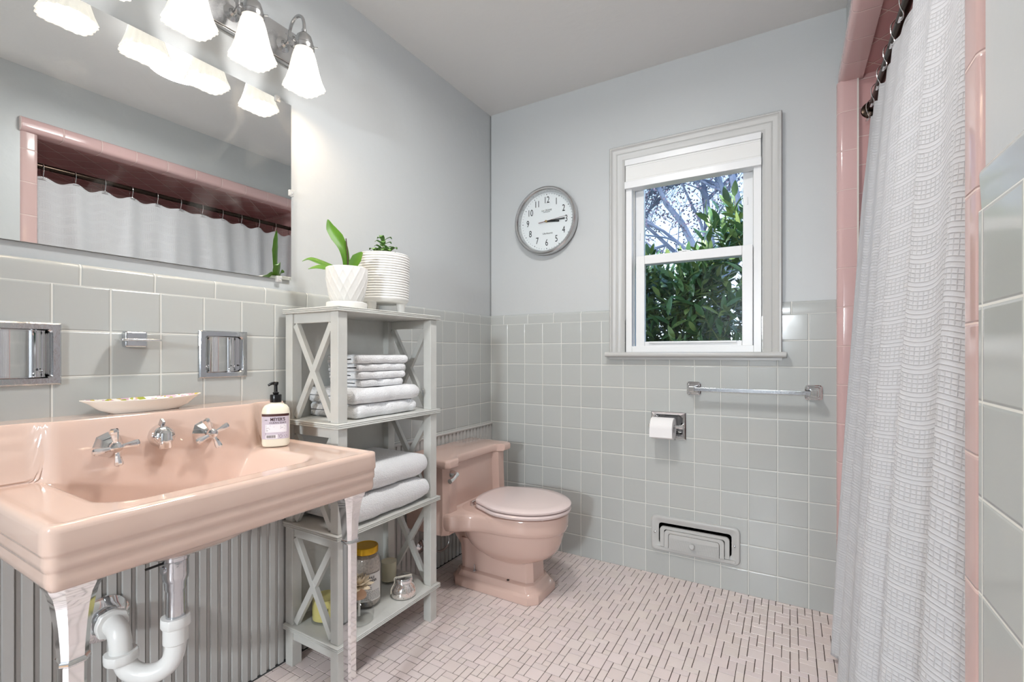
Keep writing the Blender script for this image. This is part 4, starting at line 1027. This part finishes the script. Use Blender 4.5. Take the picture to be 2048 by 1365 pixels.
CC = (.112, 1.362, BZ)
t = thing('glass_candle', 'clear glass tumbler of cream candle wax behind the salt jar', 'candle', CC)
mb = MB(); glass_cup(mb, CC, .0335, .098, taper=.9); mb.build('glass', M['thin'], t)
mb = MB(); mb.lathe([(.0280, .008), (.0305, .080), (.0305, .081), (.0005, .080)], CC, 'Z', 36, True, False); mb.build('wax', wax, t)
MC = (.238, 1.312, BZ)
t = thing('speckled_candle_jar', 'squat silver speckled glass jar with a mirrored flat lid', 'jar', MC)
spk = mat('silver_speckled_glass', (.80, .76, .74, 1), .12, metal=.9); nt = spk.node_tree; b = nt.nodes['Principled BSDF']
vo = nt.nodes.new('ShaderNodeTexVoronoi'); vo.inputs['Scale'].default_value = 190; tc = nt.nodes.new('ShaderNodeTexCoord'); nt.links.new(tc.outputs['Object'], vo.inputs['Vector'])
mrn = nt.nodes.new('ShaderNodeMapRange'); mrn.inputs['From Min'].default_value = .16; mrn.inputs['From Max'].default_value = .26; nt.links.new(vo.outputs['Distance'], mrn.inputs['Value'])
mx = nt.nodes.new('ShaderNodeMix'); mx.data_type = 'RGBA'; mx.inputs['A'].default_value = (.03, .025, .02, 1); mx.inputs['B'].default_value = (.82, .77, .74, 1); nt.links.new(mrn.outputs[0], mx.inputs['Factor']); nt.links.new(mx.outputs['Result'], b.inputs['Base Color'])
mb = MB(); mb.lathe([(.038, 0), (.0445, .004), (.0465, .014), (.044, .030), (.037, .044), (.031, .049), (.030, .052)], MC, 'Z', 48); mb.build('jar_body', spk, t)
mb = MB(); mb.lathe([(.029, .0515), (.0325, .0535), (.0325, .066), (.031, .069), (.0005, .0695)], MC, 'Z', 48, True, False); mb.build('lid', M['chrome'], t)
mb = MB(); q0 = Vector(MC)+Vector((-.7, -.7, 0)).normalized()*.012
dd_ = Vector((.862, .507, 0))
pts = [q0+dd_*0-Vector((0, 0, 0))]
dv = Vector((.6, .8, 0)).normalized()
mb.tube([Vector(MC)-dv*.0475+uz*.012, Vector(MC)-dv*.045+uz*.032, Vector(MC)-dv*.034+uz*.052, Vector(MC)-dv*.034+uz*.068, Vector(MC)-dv*.02+uz*.0712, Vector(MC)+dv*.03+uz*.0712], .0016, 8, smooth=3); mb.build('ribbon', mat('cream_ribbon', srgb(222, 214, 200), .7), t)
DC = (.226, 1.112, BZ)
t = thing('flower_diffuser', 'clear glass scent diffuser with a cream flower on a white reed', 'diffuser', DC)
mb = MB(); mb.lathe([(.0005, 0), (.042, 0), (.047, .006), (.048, .030), (.044, .050), (.030, .064), (.018, .072), (.016, .090), (.0145, .090), (.0165, .071), (.029, .0615), (.0425, .0485), (.0462, .030), (.0455, .008), (.0005, .005)], DC, 'Z', 48, False, False); mb.build('glass_bottle', M['thin'], t)
mb = MB(); mb.lathe([(.0225, .078), (.024, .082), (.0225, .090), (.016, .098), (.014, .108), (.012, .116)], DC, 'Z', 32); mb.build('wooden_collar', mat('blush_wood', srgb(206, 168, 138), .5), t)
mb = MB(); mb.tube([(DC[0]-.002, DC[1], BZ+.014), (DC[0], DC[1], BZ+.112)], .0042, 12); mb.build('reed', M['whitepot'], t)
fl = MB(); pr = random.Random(9); fc_ = Vector((DC[0], DC[1], BZ+.116))
for ring_, n, L, el, w in ((0, 6, .040, -.15, .026), (1, 7, .036, .35, .021), (2, 7, .030, .85, .017), (3, 6, .022, 1.25, .012)):
    for k in range(n):
        a = 2*pi*k/n+ring_*.5; q = Vector((cos(a), sin(a), 0)); p0 = fc_+q*.004+uz*.003*ring_
        d1 = q*cos(el)+uz*sin(el); d2 = q*cos(el+.5)+uz*sin(el+.5)
        leaf_strap(fl, [p0, p0+d1*L*.45, p0+d1*L*.7+d2*L*.15, p0+d1*L*.75+d2*L*.4], (w*.35, w, w*.9, w*.15), uz-q*.3, 3, .3)
fl.build('flower', mat('cream_sola_flower', srgb(226, 210, 184), .8), t)
YC = (.118, 1.062, BZ)
t = thing('yellow_candle', 'pale yellow candle in a tall clear glass behind the left X brace', 'candle', YC)
t['label'] = 'pale yellow candle in a tall clear glass behind the X brace nearest the sink'
mb = MB(); glass_cup(mb, YC, .045, .150); gl = mb.build('glass', M['thin'], t)
mb = MB(); mb.lathe([(.0415, .008), (.0422, .012), (.0422, .076), (.0005, .075)], YC, 'Z', 40, True, False); mb.build('wax', yw, t)
mb = MB(); vs, fs = text_mesh('N', .013, .00005, 'LEFT', 1., .0003); mb.add([cylpt(YC, .0456, radians(-40), a, .048+b_) for a, b_, c_ in vs], fs); mb.build('label_print', M['ink'], gl)

# ------------------------------------------------------------------ toilet
TY = 1.80
tl = thing('toilet', 'pink one-piece toilet against the left wall below the tile', 'toilet', (.33, TY, 0))
tl['label'] = 'pink one-piece toilet with closed lid in the corner'
def octo(x0, x1, hw, z, c): 
    return [(x0+c, TY-hw, z), (x1-c, TY-hw, z), (x1, TY-hw+c, z), (x1, TY+hw-c, z), (x1-c, TY+hw, z), (x0+c, TY+hw, z), (x0, TY+hw-c, z), (x0, TY-hw+c, z)]
TYB = TY
mb = MB()
# plinth and stem
TY = 1.815
mb.loft([octo(.145, .585, .115, 0, .036), octo(.145, .585, .115, .030, .036), octo(.152, .578, .109, .040, .034), octo(.158, .572, .103, .044, .033), octo(.163, .562, .098, .056, .031), octo(.168, .556, .094, .066, .03), octo(.170, .552, .090, .0675, .03), octo(.174, .546, .072, .070, .024), octo(.176, .542, .070, .16, .022), octo(.165, .545, .080, .205, .03)])
TY = TYB
# bowl
def egg(x0, x1, hw, z, sq=2.4, n=48):
    """closed outline: blunt at the back (x0), rounded at the front (x1)"""
    xm = x0+(x1-x0)*.42; out = []
    for j in range(n):
        a = 2*pi*j/n; c_, s_ = cos(a), sin(a)
        if c_ >= 0: k = (abs(c_)**2.15+abs(s_)**2.15)**(-1/2.15); out.append((xm+(x1-xm)*c_*k, TY+hw*s_*k, z))
        else: k = (abs(c_)**(sq*1.6)+abs(s_)**(sq*1.6))**(-1/(sq*1.6)); out.append((xm+(xm-x0)*c_*k, TY+hw*s_*k, z))
    return out
mb.loft([egg(.335, .545, .080, .150), egg(.305, .575, .092, .163), egg(.275, .612, .112, .183), egg(.250, .637, .133, .210), egg(.232, .652, .149, .245), egg(.222, .660, .157, .280), egg(.220, .664, .161, .298), egg(.218, .672, .169, .306), egg(.216, .676, .172, .318), egg(.214, .677, .173, .340), egg(.212, .679, .174, .356), egg(.214, .675, .171, .365), egg(.225, .662, .160, .368)])
# one continuous rim: wide at the tank, drawn in to the round bowl
def rim(dx, z):
    o_ = []
    F_ = egg(.216, .677+dx, .172+dx, z, n=96); F_ = [p for p in F_ if p[0] > .40]
    F_.sort(key=lambda p: atan2(p[1]-TY, p[0]-.40))
    side = [(.05, .240), (.235, .240), (.262, .233), (.285, .218), (.31, .201), (.34, .187), (.37, .178)]
    lo = [(x, TY-(h+dx), z) for x, h in side]; hi = [(x, TY+(h+dx), z) for x, h in reversed(side)]
    return lo+F_+hi
mb.loft([rim(-.018, .290), rim(-.008, .294), rim(-.003, .302), rim(.0, .314), rim(.001, .335), rim(.001, .352), rim(-.002, .361), rim(-.010, .3665)])
mb.loft([[(x, TY+.015+s_*hw, z) for x, hw, s_ in ((xa, .07, -1), (xb, .07, -1), (xb, .07, 1), (xa, .07, 1))] for xa, xb, z in ((.19, .40, .06), (.18, .40, .17), (.13, .42, .23), (.06, .42, .295))])
# tank
def tankring(x1, hw, z, rec=.0, c=.022):
    ch = [(x1-c, -hw), (x1, -hw+c), (x1, -hw+.070), (x1-rec, -hw+.078+rec*.5), (x1-rec, hw-.078-rec*.5), (x1, hw-.070), (x1, hw-c), (x1-c, hw)]
    return [(.022, TY-hw, z)]+[(x, TY+y, z) for x, y in ch]+[(.022, TY+hw, z)]
mb.loft([tankring(.220, .225, .262, .0), tankring(.236, .238, .270, .0), tankring(.246, .243, .300), tankring(.246, .243, .355, .002), tankring(.246, .2425, .372, .026), tankring(.243, .240, .50, .026), tankring(.242, .240, .558, .026)])
body = mb.build('bowl_and_tank', M['toilet'], tl, bevel=.0035, seg=3, angle=50)
def lidring(x1, hw, z, c=.016):
    ch = [(x1-c, -hw), (x1, -hw+c), (x1, -hw+.072), (x1-.012, -hw+.082), (x1-.030, -hw+.096), (x1-.036, -hw+.12), (x1-.036, hw-.12), (x1-.030, hw-.096), (x1-.012, hw-.082), (x1, hw-.072), (x1, hw-c), (x1-c, hw)]
    return [(.016, TY-hw, z)]+[(x, TY+y, z) for x, y in ch]+[(.016, TY+hw, z)]
mb = MB(); mb.loft([lidring(.258, .252, .5585), lidring(.266, .258, .5625), lidring(.268, .260, .570), lidring(.268, .260, .586), lidring(.264, .256, .593), lidring(.256, .249, .596)]); mb.build('tank_lid', M['toilet'], tl, bevel=.003, angle=50)
def seatring(x0, x1, hw, z, n=64):
    out = []; xm = .475
    for j in range(n):
        a = 2*pi*j/n; c_, s_ = cos(a), sin(a)
        if c_ >= 0: out.append((xm+(x1-xm)*c_, TY+hw*s_, z))
        else:
            p = 3.4; k = (abs(c_)**p+abs(s_)**2.3)**(-1/2.8); x = xm+(xm-x0)*c_*k; x = max(x, x0); hwb = hw-(hw-.118)*ss(xm-.02, x0, x) if x < xm else hw
            out.append((x, TY+max(-hwb, min(hwb, hw*s_*k)), z))
    return out
mb = MB(); mb.loft([seatring(.290, .680, .171, .372), seatring(.284, .688, .178, .376), seatring(.283, .690, .180, .384), seatring(.287, .685, .175, .390)]); mb.build('seat', M['seat'], tl, angle=50)
mb = MB(); mb.loft([seatring(.285, .686, .175, .394), seatring(.281, .690, .179, .397), seatring(.280, .690, .180, .404), seatring(.284, .684, .174, .409), seatring(.300, .650, .145, .4105), seatring(.302, .646, .142, .4108)]); mb.build('seat_lid', M['seat'], tl, angle=50)
for s_ in (-1, 1):
    mb = MB(); mb.lathe([(.012, .366), (.012, .374), (.009, .377)], (.266, TY+s_*.085, 0), 'Z', 20); mb.lathe([(.0075, -.016), (.0075, .016)], (.272, TY+s_*.085, .383), 'Y', 16); mb.build('hinge', M['chrome'], tl)
for s_ in (-1, 1): mb = MB(); mb.sphere((.62, TY+s_*.10, .3705), .006, 10, 6); mb.build('seat_bumper', M['seat'], tl)
mb = MB(); mb.lathe([(.0165, 0), (.0165, .010), (.014, .014), (.012, .024), (.0005, .026)], (.244, TY-.204, .528), 'X', 28)
lv = mb.build('flush_lever', M['chrome'], tl)
mb = MB(); mb.tube([(.266, TY-.200, .529), (.272, TY-.215, .526), (.276, TY-.238, .5185), (.278, TY-.262, .515)], [.011, .009, .0085, .0105], 12, smooth=4); mb.build('lever_arm', M['chrome'], lv)
for x in (.265, ):
    mb = MB(); mb.lathe([(.010, .0), (.010, .002)], (x, TY-.068, .0700), 'Z', 20); mb.lathe([(.0022, .002), (.0022, .028)], (x, TY-.068, .0700), 'Z', 10); mb.lathe([(.005, .002), (.005, .007)], (x, TY-.068, .0700), 'Z', 6); mb.build('floor_bolt', M['chrome_worn'], tl)
mb = MB(); mb.lathe([(.006, 0), (.0055, .002), (.0005, .002)], (.44, TY-.068, .070), 'Z', 14); mb.build('bolt_hole_cap', M['black'], tl)
# supply valve
sv = thing('supply_valve', 'chrome water supply valve and hose on the wall under the toilet tank', 'valve', (.02, 1.66, .1))
mb = MB(); mb.lathe([(.030, .0125), (.030, .015), (.014, .026)], (0, 1.66, .150), 'X', 28); mb.build('flange', M['chrome'], sv)
mb = MB(); mb.lathe([(.008, .02), (.008, .055), (.012, .056), (.012, .082)], (0, 1.66, .150), 'X', 16); mb.lathe([(.009, .132), (.012, .136), (.012, .164), (.008, .170)], (.070, 1.66, 0), 'Z', 16); mb.lathe([(.018, .086), (.020, .090), (.020, .098), (.010, .104)], (0, 1.66, .150), 'X', 8); mb.build('valve_body', M['chrome'], sv)
mb = MB(); mb.tube([(.070, 1.66, .166), (.073, 1.665, .20), (.085, 1.70, .225), (.10, 1.745, .205), (.105, 1.755, .165), (.10, 1.73, .135), (.09, 1.69, .135), (.082, 1.66, .17), (.08, 1.655, .225), (.082, 1.655, .272)], .0055, 10, smooth=6); mb.build('braided_hose', M['nickel'], sv)

# ------------------------------------------------------------------ tub, rod and curtain
bt = MB(); bo = lambda z, k: [(a, b_, z) for a, b_ in rrect(2.083, 1.516, .725-k, 1.462-k, .02+0*k, 5)]
bi = lambda z, k, r: [(a, b_, z) for a, b_ in rrect(2.09, 1.516, .60-k, 1.30-k, r, 5)]
bt.loft([bo(0, .03), bo(.34, .03), bo(.35, 0), bo(.378, 0), bo(.385, .01), bi(.385, 0, .09), bi(.375, .012, .09), bi(.12, .10, .10), bi(.08, .20, .10)], False, True)
tub = bt.build('bathtub', M['porcelain'], angle=50, top=True); tag(tub, 'pink bathtub behind the white curtain', 'bathtub')
rd = thing('curtain_rod', 'dark metal curtain rod across the pink tiled tub opening', 'curtain rod', (1.748, 1.52, 1.95)); RXX, RZ = 1.748, 1.975
mb = MB(); mb.tube([(RXX, .782, RZ), (RXX, 1.5, RZ), (RXX, 2.248, RZ)], .0127, 20); mb.tube([(RXX, .782, RZ), (RXX, 1.10, RZ)], .0142, 20); mb.build('rod', M['bronze'], rd)
for y0_, y1_ in ((2.2515, 2.241), (.7805, .791)):
    mb = MB(); mb.lathe([(.032, 0), (.030, (y1_-y0_)*.5), (.018, y1_-y0_)], (RXX, y0_, RZ), 'Y', 28); mb.build('flange', M['bronze'], rd)
CY0, CY1 = .822, 2.222; NH = 12
hooks = [CY0+.02+(CY1-CY0-.045)*i/(NH-1) for i in range(NH)]
def cur(u, v):
    """u along the rod 0..1 (near to far), v 0 top .. 1 bottom"""
    y = CY0+(CY1-CY0)*u
    hp = (CY1-CY0-.045)/(NH-1); ph = (y-CY0-.02)/hp; sag = (sin(pi*ph)**2)
    z_top = 1.925-.020*sag*(.8+.3*sin(u*9)); zb_ = .028+.008*sin(u*13); z = z_top+(zb_-z_top)*v
    far = ss(.75, 1, u)
    y2 = y-(.16*far*v**1.3)-.045*far*v+.012*v*sin(u*11)
    lean = .106*(1-(1-v)**1.15)*(.55+.45*ss(.0, .5, u))
    amp = .010+.017*v
    f = sin(u*2*pi*6.1+.6+.7*sin(u*7))+.45*sin(u*2*pi*13+2+.5*v)
    x = RXX-.006-lean+amp*f*(.5+.5*min(1, v*5+.2))-.003
    x += .006*sin(ph*pi)**2*(1-min(1, v*6))
    if u > .93: x += -.004*(u-.93)/.07
    return (x, y2, z)
NU, NV = 260, 150
vs = [cur(i/NU, j/NV) for i in range(NU+1) for j in range(NV+1)]
fs = [(i*(NV+1)+j, (i+1)*(NV+1)+j, (i+1)*(NV+1)+j+1, i*(NV+1)+j+1) for i in range(NU) for j in range(NV)]
me = bpy.data.meshes.new('shower_curtain'); me.from_pydata([(a-1.70, b_-1.52, c_-.03) for a, b_, c_ in vs], [], fs)
uvl = me.uv_layers.new(name='UVMap'); W_ = 1.75; H_ = 1.92
# arc length along the top for true cloth size
acc = [0.]
for i in range(1, NU+1):
    a = Vector(vs[(i-1)*(NV+1)+NV//2]); b_ = Vector(vs[i*(NV+1)+NV//2]); acc.append(acc[-1]+(a-b_).length)
for l in me.loops: 
    i, j = divmod(l.vertex_index, NV+1); uvl.data[l.index].uv = (acc[i], 1.9*(1-j/NV))
me.polygons.foreach_set('use_smooth', [True]*len(me.polygons)); me.update()
cm = mat('white_waffle_cloth', srgb(238, 239, 242), .85, spec=.15, sheen=.2); nt = cm.node_tree; b = nt.nodes['Principled BSDF']; N = nt.nodes.new; Lk = nt.links.new
uvn = N('ShaderNodeUVMap'); spx = N('ShaderNodeSeparateXYZ'); Lk(uvn.outputs[0], spx.inputs[0])
def mth(op, *a):
    n = N('ShaderNodeMath'); n.operation = op
    for i, v in enumerate(a):
        if isinstance(v, (int, float)): n.inputs[i].default_value = v
        else: Lk(v, n.inputs[i])
    return n.outputs[0]
def ridge(src, pitch, sharp):
    fr = mth('FRACT', mth('DIVIDE', src, pitch)); d = mth('ABSOLUTE', mth('SUBTRACT', fr, .5))  # 0 centre .5 edge
    return mth('POWER', mth('MULTIPLY', d, 2.), sharp)
vert = ridge(spx.outputs[0], .0105, 5.); horz = ridge(spx.outputs[1], .0088, 4.)
band = mth('FRACT', mth('DIVIDE', spx.outputs[1], .0528)); inband = mth('LESS_THAN', band, .64)
waf = mth('MAXIMUM', mth('MULTIPLY', vert, inband), horz)
nz = N('ShaderNodeTexNoise'); nz.inputs['Scale'].default_value = 220; Lk(uvn.outputs[0], nz.inputs['Vector'])
hh_ = mth('ADD', mth('MULTIPLY', waf, .0014), mth('MULTIPLY', nz.outputs['Fac'], .0006))
bp = N('ShaderNodeBump'); bp.inputs['Distance'].default_value = 1.; bp.inputs['Strength'].default_value = .9; Lk(hh_, bp.inputs['Height']); Lk(bp.outputs[0], b.inputs['Normal'])
tl_ = N('ShaderNodeBsdfTranslucent'); tl_.inputs[0].default_value = (.85, .85, .86, 1); mxs = N('ShaderNodeMixShader'); mxs.inputs[0].default_value = .38; Lk(b.outputs[0], mxs.inputs[1]); Lk(tl_.outputs[0], mxs.inputs[2]); Lk(mxs.outputs[0], nt.nodes['Material Output'].inputs[0])
me.materials.append(cm)
co = bpy.data.objects.new('shower_curtain', me); co.location = (1.70, 1.52, .03); COL.objects.link(co)
so = co.modifiers.new('thick', 'SOLIDIFY'); so.thickness = .0016; so.offset = 0
tag(co, 'long white waffle-weave curtain hanging from the rod to the floor', 'curtain')
proto = None
for i, y in enumerate(hooks):
    lab = 'metal hook holding up the white curtain on the rod'
    z_h = cur((y-CY0)/(CY1-CY0), 0)
    if proto is None:
        proto = thing('curtain_hook', lab, 'hook', (RXX, y, 1.90), 'curtain hooks on the rod'); y0h = y
        mb = MB(); mb.tube([(RXX+.006, y, 1.918), (RXX+.020, y, 1.945), (RXX+.0185, y, RZ+.004), (RXX, y, RZ+.0185), (RXX-.0185, y, RZ+.004), (RXX-.020, y, 1.955), (RXX-.012, y, 1.930), (RXX-.016, y, 1.915), (RXX-.022, y, 1.918)], .0016, 8, smooth=5); mb.build('wire_ring', M['chrome'], proto)
        mb = MB(); mb.bar((RXX-.020, y-.013, 1.917), (RXX-.020, y+.013, 1.917), .006, .0035); mb.build('crossbar', M['chrome'], proto, bevel=.001)
    else: copy_tree(proto, (0, y-y0h, 0), lab)

# ------------------------------------------------------------------ light
def lamp(name, kind, loc, energy, col, size=.03, rot=None, **k):
    l = bpy.data.lights.new(name, kind); l.energy = energy; l.color = col
    if kind == 'POINT': l.shadow_soft_size = size
    if kind == 'AREA': l.size = size; l.shape = 'DISK'
    if kind == 'SUN': l.angle = size
    for a, v in k.items(): setattr(l, a, v)
    o = bpy.data.objects.new(name, l); o.location = loc; COL.objects.link(o)
    if rot: o.rotation_euler = rot
    return o
for x, y in lampz: lamp('vanity_bulb', 'POINT', (x, y, 1.925), 1.35, (1, .78, .54), .022)
lamp('ceiling_bulb', 'AREA', (.86, 1.06, 2.298), 12.5, (1, .985, .965), .24, (0, 0, 0))
lamp('hallway_fill_area', 'AREA', (1.0, -1.75, 2.36), 30, (.88, .95, 1), .5, (radians(18), 0, 0))  # added fill light, unseen, under the hallway ceiling
lamp('hallway_fill_point', 'POINT', (1.23, -2.3, 1.45), 165, (.88, .95, 1), .14)  # added unseen fill, low enough to reach upper walls and ceiling through the doorway
w = bpy.data.worlds.new('sky'); SC.world = w; w.use_nodes = True; nt = w.node_tree; bg = nt.nodes['Background']
tc = nt.nodes.new('ShaderNodeTexCoord'); sp_ = nt.nodes.new('ShaderNodeSeparateXYZ'); cr = nt.nodes.new('ShaderNodeValToRGB')
nt.links.new(tc.outputs['Generated'], sp_.inputs[0]); nt.links.new(sp_.outputs[2], cr.inputs[0]); nt.links.new(cr.outputs[0], bg.inputs[0])
cr.color_ramp.elements[0].position = .0; cr.color_ramp.elements[0].color = (.80, .90, 1, 1); cr.color_ramp.elements[1].position = .6; cr.color_ramp.elements[1].color = (.30, .52, .95, 1)
bg.inputs[1].default_value = 2.1
lamp('sun', 'SUN', (0, 0, 5), 9.0, (1, .95, .88), .2, (radians(35), radians(-25), 0))

# ------------------------------------------------------------------ camera
cam = bpy.data.cameras.new('camera'); cam.sensor_width = 36; cam.lens = 943/2048*36; cam.shift_y = (708-682.5)/2048; cam.clip_start = .02; cam.clip_end = 200
c = bpy.data.objects.new('camera', cam); c.location = (1.478, 0, 1.040); c.rotation_euler = (radians(90), 0, radians(30.45)); COL.objects.link(c); SC.camera = c
SC.view_settings.view_transform = 'Standard'; SC.view_settings.look = 'None'; SC.view_settings.gamma = 1; SC.view_settings.use_curve_mapping = False
SC.view_settings.exposure = .30
